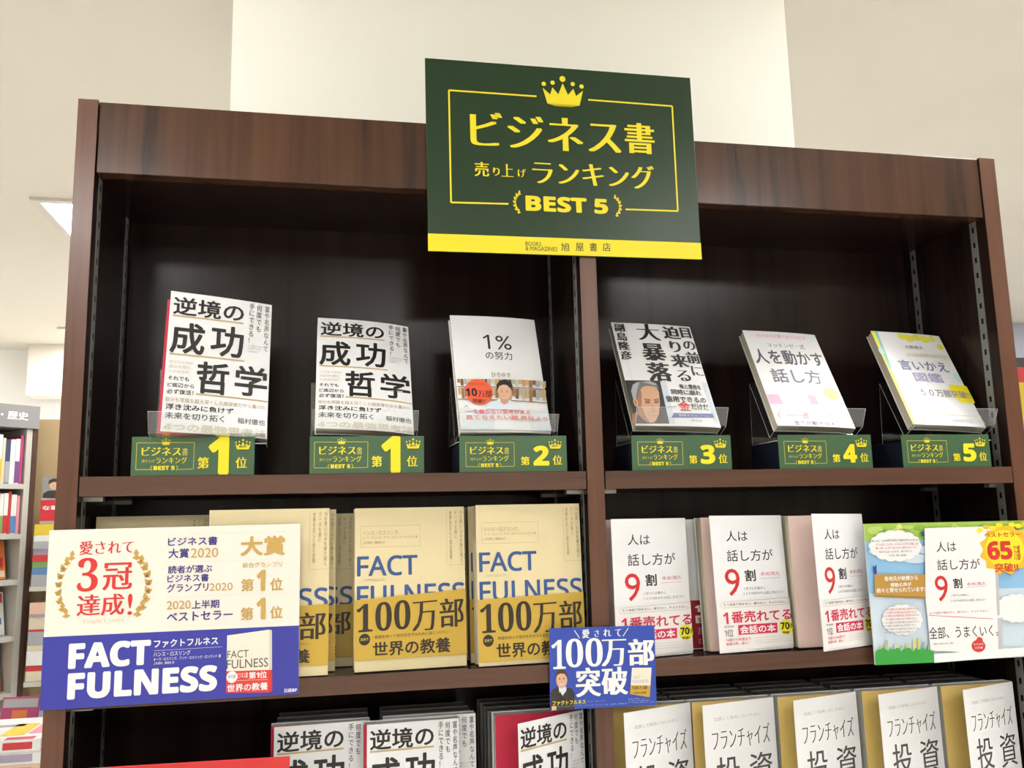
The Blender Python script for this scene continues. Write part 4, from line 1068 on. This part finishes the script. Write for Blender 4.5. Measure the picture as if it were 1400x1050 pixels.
def book_stand(x0, yb, zb, tilt, yaw, label, drop=0, bend=0, gap=0, T=.016, W=.141, back=.105):
    """one bent sheet of clear acrylic: lip, tray, back plate, rear leg, base (local origin at the book's lower left corner)"""
    a = math.radians(tilt); ez = Vector((0, math.sin(a), math.cos(a))); ey = Vector((0, math.cos(a), -math.sin(a)))
    B = Vector((0, 0, zb)); z0 = 1.5502+.040+.0009
    A = B - ey*(.0045+gap) - ez*(.0026+drop); C = B + ey*(T+.0034+bend) - ez*(.0026+drop)
    lip = A + Vector((0, -.011, .026)); D = C + ez*back; E_ = Vector((0, .074, z0+.0008)); F_ = Vector((0, .002, z0+.0008))
    A.z = max(A.z, z0+.003); C.z = max(C.z, z0+.0022)
    pts = [lip, A, C, D, E_, F_]; th = .0014
    t = MB(); k = len(pts)
    nr = []
    for i in range(k):
        d = (pts[min(i+1, k-1)]-pts[max(i-1, 0)]).normalized(); nr.append(Vector((0, d.z, -d.y)))
    vs = []
    for s in (-.004, W-.004):
        for p, n in zip(pts, nr): vs += [(s, p.y, p.z), (s, p.y+n.y*th, p.z+n.z*th)]
    o = 2*k
    for i in range(k-1):
        t.add([vs[2*i], vs[2*i+2], vs[o+2*i+2], vs[o+2*i], vs[2*i+1], vs[2*i+3], vs[o+2*i+3], vs[o+2*i+1]],
              [(0, 1, 2, 3), (7, 6, 5, 4)], ACR)
        t.add([vs[2*i], vs[2*i+2], vs[o+2*i+2], vs[o+2*i], vs[2*i+1], vs[2*i+3], vs[o+2*i+3], vs[o+2*i+1]], [(0, 4, 5, 1), (3, 2, 6, 7)], ACRE)
    t.add([vs[0], vs[1], vs[o+1], vs[o]], [(0, 1, 2, 3)], ACRE); t.add([vs[2*k-2], vs[2*k-1], vs[o+2*k-1], vs[o+2*k-2]], [(0, 1, 2, 3)], ACRE)
    ob = t.build('book_stand'); ob.location = (x0, yb, 0); ob.rotation_euler.z = math.radians(yaw)
    return tag(ob, label, 'book stand', 'clear acrylic book stands')

BX = [.0855, .3065, .5055, .7515, .9770, 1.1790]
for x, r, l in zip(BX, (1, 1, 2, 3, 4, 5), (
    'green display box with huge yellow 1 at the left end of the top shelf', 'green display box with huge yellow 1 standing second from the left',
    'green display box with yellow number 2 just left of the divider', 'green display box with yellow number 3 just right of the divider',
    'green display box with yellow number 4 on the top shelf', 'green display box with yellow number 5 at the right end of the top shelf')):
    display_box(x, r, l)
RED_END = plain('crimson_endpaper', rgb(214, 38, 74), .5, .4, .02, 60)
ORA_END = plain('ochre_endpaper', rgb(242, 208, 122), .5, .35, .03, 40)
PNK_END = plain('blush_endpaper', rgb(244, 214, 204), .5, .35, .02, 40)
GRY_BAND = None
#        x-left  y      z       yaw   tilt  roll   W      H
UP = [(.1125, .0120, 1.6015, 2.5, 9.0, -.7, .1375, .1930),
      (.3128, .0120, 1.6121, 3.3, 28.4, -1.5, .1339, .1966),
      (.5090, .0120, 1.6062, 2.7, 20.5, .5, .1315, .1932),
      (.7627, .0125, 1.6155, 1.7, 28.6, -.5, .1339, .1967),
      (.9834, .0135, 1.6155, 1.4, 30.5, -1.1, .1309, .1923),
      (1.2090, .0140, 1.6175, 1.0, 29.5, -1.9, .1303, .1914)]
for (x, y, z, yw, ti, ro, W, H), bn, l in zip(UP, (.006, .010, .007, .004, .004, .004), ('at the left end of the top shelf', 'under the second number 1 book', 'under the plain white book', 'under the book with a face on its band', 'under the book with the pink band', 'under the yellow edged book at the right end')):
    book_stand(x, y, z, ti, yw, 'clear acrylic book stand '+l, W*math.sin(math.radians(abs(ro))), bn, .030 if x < .2 else 0)
T0 = .0155
b = UP[0]; book('book', 'white book with black title beside a pink endpaper, left end of top shelf', frame_matrix(b[:3], *b[3:6]), b[6], b[7], T0, COATED, ['adversity'], None, 12, RED_END, .006, rest=False, trim=.006)
b = UP[1]; book('book', 'white book with black title tilted back second from the left on top shelf', frame_matrix(b[:3], *b[3:6]), b[6], b[7], T0, COATED, ['adversity'], None, 0, None, .010, rest=False)
b = UP[2]; book('book', 'plain white book with small title and portrait band left of the divider', frame_matrix(b[:3], *b[3:6]), b[6], b[7], T0, COATED, ['onepercent', 'onepercent_author'], (PAPER, 'onepercent_obi', .560, .985), 0, None, .007, rest=False)
b = UP[3]; book('book', 'book with heavy black vertical title and a face photo right of the divider', frame_matrix(b[:3], *b[3:6]), b[6], b[7], T0, COATED, ['crash'], None, 0, None, .004, rest=False)
b = UP[4]; book('book', 'white book with pale pink band and grey title on number 4 box', frame_matrix(b[:3], *b[3:6]), b[6], b[7], T0, COATED, ['speaking'], None, 0, None, .004, rest=False)
b = UP[5]; book('book', 'white book with yellow edges and pale blue title on number 5 box', frame_matrix(b[:3], *b[3:6]), b[6], b[7], T0, COATED, ['rephrase'], None, 0, None, .004, rest=False)

# ------------------------------------------------------------------ middle shelf, left bay: cream books with gold bands
CREAM = plain('cream_cover', rgb(238, 222, 176), .42, .4, .012, 40)
GOLD = plain('gold_band', rgb(208, 172, 62), .36, .45, .02, 60)
Z2 = 1.2934
G1 = 'cream books with gold bands on the middle shelf'
def fact(x, y, yaw, tilt, v0, v1, label, tip=0, W=.148, H=.2102, roll=0):
    return book('book', label, frame_matrix((x, y, Z2), yaw, tilt, roll), W, H, .027, CREAM, ['fact'], (GOLD, 'fact_obi', v0, v1, tip), 0, None, .002, G1)
fact(.182, .004, 0, 1.0, .60, .94, 'cream book with gold band half hidden behind the crown award card', .004, .151, .2115)
fact(.3665, .0105, 2.6, 2.0, .568, .93, 'cream book with blue title and gold band, middle of the left bay', .009)
fact(.5285, .004, 3.2, 2.0, .595, .975, 'cream book with blue title and gold band beside the divider', .005, .149, .2115)
fact(.1935, .0345, 0, 1.0, .60, .94, 'cream book tucked close behind the one at the award card')
fact(.2175, .0680, 0, 1.0, .60, .94, 'shaded cream book showing its right edge in the gap left of the middle book', 0, .148, .205)
fact(.5225, .0380, 2.2, 2.0, .60, .94, 'cream book showing only its left edge just behind the book beside the divider')
fact(.5180, .0710, 1.5, 2.0, .60, .94, 'rearmost cream book showing a sliver left of the book beside the divider', 0, .148, .208)
fact(.0330, .0600, 0, 1.0, .60, .94, 'shaded cream book whose top shows above the award card at far left', 0, .1405, .2065)

# ------------------------------------------------------------------ middle shelf, right bay: white books with a red 9
REDBAND = plain('red_band', rgb(176, 28, 46), .4, .45, .02, 60)
PALEBAND = plain('pale_band', rgb(244, 240, 238), .36, .45, .01, 60)
G2 = 'white books with a red 9 on the middle shelf'
def talk(x, y, W, T, op, label, tilt=1.5, red=False, end=PNK_END, yaw=0, curl=0, H=.1885):
    return book('book', label, frame_matrix((x, y, Z2), yaw, tilt), W, H, T, PAPER, ['talking'], (REDBAND, 'talking_red', .63, .99) if red else (PALEBAND, 'talking_obi', .625, .985), op, end, 0, G2, PAGES, curl)
talk(.7125, .0235, .1235, .020, 13, 'white book with red 9 against the divider above the blue card', 1.2)
talk(.8600, .0180, .1270, .024, 12, 'white book with red 9 and open cover in the middle of the right bay', 3.5)
talk(.8480, .0560, .128, .028, 0, 'white book with deep red band showing in the gap between two others', 1.2, True, None, 0, 0, .186)
talk(.9925, .0120, .1200, .024, 24, 'white book with red 9 and cover swung wide beside the blossom card', 2.0)

# ------------------------------------------------------------------ cards on the shelf edges
CARDW = plain('card_white', rgb(250, 243, 230), .4, .4, .006, 30)
BLUEC = plain('card_blue', rgb(44, 76, 180), .36, .45, .01, 30)
card('award_card', 'cream and blue award card with gold laurel wreath at the left of the middle shelf', 'card',
     frame_matrix((-.0012, -.0085, 1.2735), 1.0, -.3, .25), .2985, .2112, .0022, CARDW, [('crown_card', (0, 0, 1, 1))])
card('million_card', 'small blue card with white characters and portrait on the divider', 'card',
     frame_matrix((.6207, -.0060, 1.2358), .3, -.4, -.9), .1482, .1051, .0018, BLUEC, [('million_card', (0, 0, 1, 1))])
card('blossom_card', 'leafy green card with yellow burst at the right end of the middle shelf', 'card',
     frame_matrix((1.0948, -.0125, 1.2705), -.2, .2, -.15), .297, .198, .0022, CARDW, [('blossom_card', (0, 0, 1, 1))])
REDC = plain('card_red', rgb(216, 44, 44), .36, .45, .01, 30)
card('red_card', 'bright red card whose top edge shows at the bottom left of the photo', 'card',
     frame_matrix((.0200, -.0260, 1.0030), 0, 0, -.6), .2667, .2060, .0022, REDC, [('red_card', (0, 0, 1, 1))])

# ------------------------------------------------------------------ lower shelf
Z3 = 1.0374
G3 = 'white books with black title on the lower shelf'
def adv(x, y, W, T, op, label, yaw=0, curl=0):
    tr = .005 if 0 < op < 10 else 0
    return book('book', label, frame_matrix((x, y, Z3), yaw, 1.0), W, .1880, T, PAPER, ['adversity'], None, op, RED_END, 0, G3, PAGESW, curl, trim=tr)
adv(.2600, .0500, .1280, .020, 4, 'white book with black title next to the red card on the lower shelf')
adv(.3780, .0270, .1260, .020, 3, 'white book with black title second from left on the lower shelf')
adv(.4060, .0500, .1240, .020, 0, 'white book with black title peeping out right of the second one on lower shelf')
adv(.5530, .0300, .1235, .024, 32, 'white book with cover swung open over a crimson endpaper beside the divider')
G4 = 'white books over ochre endpapers on the lower shelf'
LF = [(.7108, .1215, 22), (.8340, .1245, 14), (.9645, .1245, 17), (1.0985, .1240, 16), (1.2290, .1225, 19)]
FL = ['white book with brush written title under the blue card on the lower shelf', 'second open white book from the divider with brush written title',
      'middle one of five open white books with brush written title', 'fourth open white book from the divider with brush written title', 'rightmost open white book with brush written title on the lower shelf']
for (x, W, op), l in zip(LF, FL):
    book('book', l, frame_matrix((x, .0300, Z3), 0, 1.0), W, .1885, .020, PAPER, ['franchise'], None, op, ORA_END, 0, G4, PAGESW)
# copies packed behind, only their top edges show; the grey stands in for shade
SHADEG = plain('shade_grey', rgb(150, 150, 148), .3, .5, .05, 30)
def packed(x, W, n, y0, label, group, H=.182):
    src = book('book', label, frame_matrix((x, y0, Z3), 0, 0), W, H, .0295, SHADEG, [], None, 0, None, 0, group, SHADEG)
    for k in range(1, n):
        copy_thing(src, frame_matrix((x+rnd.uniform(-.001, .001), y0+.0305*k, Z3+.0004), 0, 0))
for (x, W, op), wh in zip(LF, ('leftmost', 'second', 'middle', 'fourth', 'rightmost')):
    packed(x+.001, W-.003, 4, .0580, 'shade grey copy packed behind the %s open white book of the right bay' % wh, 'copies packed behind the %s open white book' % wh)
packed(.2640, .1240, 3, .0780, 'shade grey copy packed behind the book next to the red card', 'copies packed at the red card')
packed(.4060, .1240, 3, .0780, 'shade grey copy packed behind the second white book of the lower shelf', 'copies packed behind the second white book')
packed(.5530, .1230, 4, .0610, 'shade grey copy packed behind the book with crimson endpaper', 'copies packed behind the crimson endpaper book')
# ------------------------------------------------------------------ shelves and piles seen past the left side
SHELFG = plain('pale_shelf', rgb(206, 202, 192), .5, .4, .02, 20)
HEADG = plain('header_grey', rgb(150, 146, 146), .5, .4, .02, 20)
TRIMB = plain('brown_trim', rgb(86, 58, 48), .45, .4, .05, 40)
TAN = plain('tan_panel', rgb(196, 170, 128), .6, .3, .03, 10)
DARKB = plain('shelf_back', rgb(70, 68, 66), .7, .2, .03, 10)
def spine_book(mat, W, H, T, col, c2=None, frac=.5, label='', group=None, cat='book'):
    """book seen from its spine: x = thickness, y = depth, z = height"""
    t = thing('book', label, cat, mat=mat, group=group)
    b = MB()
    b.box(0, 0, 0, T, .0012, H, col); b.box(0, .0012, 0, .0012, W, H, col); b.box(T-.0012, .0012, 0, T, W, H, col); b.build('cover', t)
    boxpart('pages', t, (.0013, .0014, .002, T-.0013, W-.003, H-.003), PAGESW, 0)
    if c2 is not None:
        b = MB(); b.box(-.0004, -.0006, H*.02, T+.0004, -.0001, H*frac, c2); b.build('paper_band', t)
    return t
def colr(n): return plain('cov_'+n, rgb(*COVC[n]), .42, .45, .02, 60)
COVC = dict(white=(240, 240, 238), pink=(238, 150, 168), yellow=(236, 206, 50), navy=(64, 74, 110), purple=(130, 84, 150), red=(208, 54, 60), orange=(236, 130, 60), green=(130, 168, 96), blue=(96, 140, 196), grey=(176, 178, 182), cream=(226, 214, 188), mauve=(176, 160, 184), magenta=(190, 70, 120), teal=(120, 170, 180), peach=(240, 196, 170), dark=(52, 50, 54))

PX = Vector((-.955, 3.0, 0)); ANG = 45                 # pale unit turned towards the aisle
unit = thing('shelf_unit', 'pale grey shelf unit with grey header at the left edge of the photo', 'shelf unit', mat=frame_matrix((-.955-.62*math.cos(math.radians(ANG)), 3.0-.62*math.sin(math.radians(ANG)), 0), ANG))
UW = .62
def upart(name, d, m, bv=.001): return boxpart(name, unit, d, m, bv)
upart('side_panel', (UW-.045, 0, 0, UW-.020, .30, 1.925), SHELFG); upart('side_panel', (0, 0, 0, .02, .30, 1.925), SHELFG)
upart('edge_trim', (UW-.0195, -.004, 0, UW, .30, 1.925), TRIMB); upart('back_panel', (.02, .29, 0, UW-.045, .30, 1.925), DARKB)
ZS = (1.686, 1.474, 1.282, 1.05, .82)
for z in ZS: upart('shelf', (.0205, -.004, z-.022, UW-.0455, .289, z), SHELFG)
hd = upart('header', (0, -.012, 1.926, UW, .29, 2.025), HEADG)
p = MB(); draw(p, LAYOUT['header'], UW, .10, lambda x, z, o: (x, -.012-o, 1.926+z)); p.build('header_lettering', hd)
UM = unit.matrix_world.copy()
def on_unit(x, y, z, yaw=0, tilt=0): return UM @ frame_matrix((x, y, z), yaw, tilt)
ROWA = [('magenta', .012, None), ('white', .018, 'purple'), ('white', .020, None), ('navy', .018, 'grey'), ('cream', .012, None), ('white', .036, 'yellow'), ('pink', .014, 'orange'), ('yellow', .014, None), ('peach', .018, 'pink'), ('white', .016, None), ('grey', .02, None), ('navy', .016, None)]
ROWB = [('pink', .012, None), ('white', .022, 'blue'), ('red', .010, None), ('white', .018, 'red'), ('white', .014, 'green'), ('grey', .014, None), ('white', .022, 'purple'), ('white', .016, None), ('blue', .014, None), ('green', .018, None), ('teal', .016, None), ('cream', .016, None)]
nth = ['against the right side panel'] + [n+' from the right side panel' for n in ('second', 'third', 'fourth', 'fifth', 'sixth', 'seventh', 'eighth', 'ninth', 'tenth', 'eleventh', 'twelfth')]
for row, zz, hh, fr, nm in ((ROWA, ZS[0], .205, .5, 'top'), (ROWB, ZS[1], .180, .45, 'second')):
    x = UW-.049
    for (c, T, c2), w in zip(row, nth):
        x -= T+.0015
        spine_book(on_unit(x, .012, zz+.0008), .14, hh+rnd.uniform(-.02, .008), T, colr(c), colr(c2) if c2 else None, fr, '%s spine on the %s shelf of the pale unit, %s' % (c, nm, w), 'books on the %s row of the pale unit' % nm)
def face_book(m, W, H, T, col, patches, label, group):
    m = m.copy(); m[2][3] += .0008 - min(0, min((m @ Vector((x, y, 0))).z for x in (0, W) for y in (0, T)) - m[2][3])
    t = thing('book', label, 'book', mat=m, group=group)
    boxpart('cover', t, (0, 0, 0, W, T, H), col, .0008)
    b = MB()
    for u0, v0, u1, v1, c in patches: b.box(u0*W, -.0007, (1-v1)*H, u1*W, -.0001, (1-v0)*H, colr(c))
    b.build('printed_design', t)
face_book(on_unit(UW-.17, .05, ZS[2]+.0003, 0, 12), .10, .165, .012, colr('orange'), [(.1, .05, .6, .3, 'green'), (.1, .45, .9, .7, 'red'), (.05, .78, .95, .95, 'cream')], 'orange and green book facing out on the third shelf of the pale unit', 'facing books on the pale unit')
face_book(on_unit(UW-.153, .16, ZS[2]+.0003, 12, 4), .10, .16, .010, colr('white'), [(.1, .1, .5, .4, 'mauve'), (.3, .5, .8, .8, 'magenta')], 'white book leaning at the right end of the third shelf of the pale unit', 'facing books on the pale unit')
face_book(on_unit(UW-.31, .05, ZS[2]+.0003, 0, 12), .12, .165, .012, colr('dark'), [(.1, .1, .9, .4, 'orange'), (.1, .6, .9, .9, 'cream')], 'dark book facing out at the left edge of the third shelf of the pale unit', 'facing books on the pale unit')
face_book(on_unit(UW-.17, .05, ZS[3]+.0003, 0, 12), .11, .18, .012, colr('white'), [(.05, .03, .95, .25, 'red'), (.1, .35, .8, .5, 'navy'), (.1, .6, .9, .75, 'blue')], 'white book with red top on the fourth shelf of the pale unit', 'facing books on the pale unit')
face_book(on_unit(UW-.31, .05, ZS[3]+.0003, 0, 12), .12, .18, .012, colr('peach'), [(.1, .1, .9, .4, 'red'), (.1, .6, .6, .9, 'yellow')], 'peach book with red block on the fourth shelf of the pale unit', 'facing books on the pale unit')
face_book(on_unit(UW-.17, .05, ZS[4]+.0003, 0, 12), .11, .20, .012, colr('orange'), [(.05, .03, .6, .45, 'yellow'), (.1, .8, .95, .98, 'dark')], 'orange book with dark foot on the lowest shown shelf of the pale unit', 'facing books on the pale unit')
face_book(on_unit(UW-.31, .05, ZS[4]+.0003, 0, 12), .12, .20, .012, colr('white'), [(.1, .1, .9, .3, 'pink'), (.1, .5, .9, .9, 'magenta')], 'white and magenta book on the lowest shown shelf of the pale unit', 'facing books on the pale unit')

# tan backed display with a pile of flat books
disp = thing('display_rack', 'tan backed brown display rack between the pale unit and the bookcase', 'display rack', (-.92, 2.90, 0))
boxpart('back_panel', disp, (-.071, .225, 0, .55, .24, 1.985), TAN); boxpart('side_panel', disp, (-.087, .17, 0, -.072, .24, 1.985), TRIMB)
boxpart('shelf', disp, (0, 0, 1.235, .55, .224, 1.255), SHELFG); boxpart('shelf', disp, (0, 0, .85, .55, .224, .87), SHELFG); boxpart('side_panel', disp, (.551, 0, 0, .57, .24, 1.985), TRIMB)
def flat_pile(x, y, z, specs, where, group, W=.26):
    for i, (c, T, c2) in enumerate(specs):
        o = spine_book(Matrix.Translation((x+W, y+rnd.uniform(0, .006), z)) @ Matrix.Rotation(-math.pi/2, 4, 'Y'), .20, W, T, colr(c), colr(c2) if c2 else None, .55, '%s book lying flat %s' % (c, where[i]), group)
        z += T+.0006
    return z
PW = ['at the bottom of the upper pile', 'second from the bottom of the upper pile', 'third in the upper pile, below the green one', 'in the upper pile below a red one', 'in the middle of the upper pile', 'just above the red one in the upper pile', 'just under the yellow topped book of the upper pile', 'on top of the upper pile under the portrait book']
zt = flat_pile(-.916, 2.905, 1.2562, [('grey', .046, 'dark'), ('blue', .028, None), ('green', .026, 'cream'), ('red', .026, 'pink'), ('mauve', .024, None), ('grey', .030, 'white'), ('white', .026, None), ('yellow', .046, 'orange')], PW, 'flat books in the upper pile')
LW = ['lowest in the lower pile', 'second lowest in the lower pile', 'in the lower pile over an orange one', 'in the lower pile above a white one', 'in the lower pile under a red edged one', 'fourth from the top of the lower pile', 'third from the top of the lower pile', 'second from the top of the lower pile', 'topmost of the lower pile']
flat_pile(-.916, 2.905, .8712, [('cream', .040, None), ('red', .022, None), ('white', .058, None), ('cream', .020, 'red'), ('grey', .056, None), ('red', .008, None), ('cream', .050, None), ('mauve', .010, None), ('peach', .048, 'cream')], LW, 'flat books in the lower pile')
card('book', 'portrait book with grey photo and red band standing on the flat pile', 'book', frame_matrix((-.922, 2.99, zt+.0006), 0, 4), .125, .205, .014, colr('grey'), [('portrait_book', (0, 0, 1, 1))])

# low table with flat books in front of them
tb = thing('display_table', 'low display table with books at the bottom left corner', 'table', (-.62, 1.35, 0))
boxpart('table_top', tb, (-.35, -.19, .88, .31, .30, .91), SHELFG)
for sx in (-.33, .26):
    for sy in (-.17, .25): boxpart('leg', tb, (sx, sy, 0, sx+.03, sy+.03, .8795), TRIMB)
def lying(x, y, z, W, D, T, c, patches, label, yaw=0):
    t = thing('book', label, 'book', mat=Matrix.Translation((x, y, z)) @ Matrix.Rotation(math.radians(yaw), 4, 'Z'), group='flat books on the low table')
    b = MB(); b.box(0, 0, T-.0012, W, D, T, colr(c)); b.box(0, 0, 0, W, D, .0012, colr(c)); b.box(0, 0, .0012, W, .0012, T-.0012, colr(c)); b.build('cover', t)
    boxpart('pages', t, (.001, .0014, .0013, W-.002, D-.002, T-.0013), PAGESW, 0)
    b = MB()
    for x0, y0, x1, y1, k in patches: b.box(x0*W, y0*D, T+.0001, x1*W, y1*D, T+.0006, colr(k))
    for x0, x1, k in [(p[0], p[2], p[4]) for p in patches[:2]]: b.box(x0*W, -.0006, T*.2, x1*W, -.0001, T*.8, colr(k))
    b.build('printed_design', t)
for i, (c, wh) in enumerate((('peach', 'lowest of the table pile'), ('white', 'in the table pile under the red blocked one'))):
    lying(-.56, 1.19, .9104+i*.0296, .22, .27, .029, c, [(.1, .05, .5, .3, 'pink'), (.45, .1, .9, .5, 'mauve')], '%s book %s' % (c, wh))
lying(-.56, 1.185, .9698, .215, .265, .027, 'white', [(.62, .02, .92, .12, 'red'), (.12, .03, .55, .09, 'mauve'), (.5, .2, .75, .7, 'yellow'), (.1, .3, .4, .42, 'pink'), (.15, .6, .6, .7, 'mauve'), (.78, .25, .95, .8, 'pink')], 'white book with red block on top of the table pile at bottom left')
bx = thing('storage_box', 'black box behind the flat books on the low table', 'box', (-.44, 1.536, .9112))
boxpart('body', bx, (0, 0, 0, .12, .11, .13), colr('dark')); boxpart('rim', bx, (-.003, -.003, .1301, .123, .113, .137), plain('box_rim', rgb(38, 36, 38), .5))
face_book(frame_matrix((-.555, 1.53, .9104), -8, 10), .10, .125, .010, colr('magenta'), [(.04, .04, .96, .22, 'grey'), (.3, .28, .7, .6, 'orange'), (.35, .6, .68, .86, 'dark'), (.05, .88, .95, .97, 'white')], 'purple and orange booklet propped on the low table', 'booklets on the low table')
face_book(frame_matrix((-.445, 1.480, .9104), -4, 12), .09, .165, .010, colr('mauve'), [(.1, .05, .9, .4, 'white'), (.2, .5, .7, .9, 'pink')], 'pale mauve booklet leaning beside the black box on the low table', 'booklets on the low table')

# poster stand glimpsed past the right side
ps = thing('poster_stand', 'red and yellow poster on a dark stand at the right edge of the photo', 'poster stand', (2.68, 1.50, 0))
boxpart('board', ps, (0, 0, .0, .7, .03, 2.02), colr('dark'))
b = MB(); b.box(.012, -.002, .9, .69, -.0005, 1.985, plain('poster_red', rgb(212, 36, 40), .4)); po = b.build('poster', ps)
b = MB(); b.box(.03, -.003, 1.72, .67, -.0021, 1.93, colr('yellow')); b.box(.03, -.003, 1.30, .67, -.0021, 1.68, colr('peach')); b.box(.05, -.003, 1.0, .67, -.0021, 1.26, colr('white'))
for i in range(5): b.box(.06, -.0038, 1.74+i*.036, .2+.06*(i % 3), -.0031, 1.758+i*.036, colr('red'))
for i in range(8): b.box(.07, -.0038, 1.32+i*.045, .22+.05*(i % 3), -.0031, 1.34+i*.045, colr('red'))
b.build('poster_print', po)
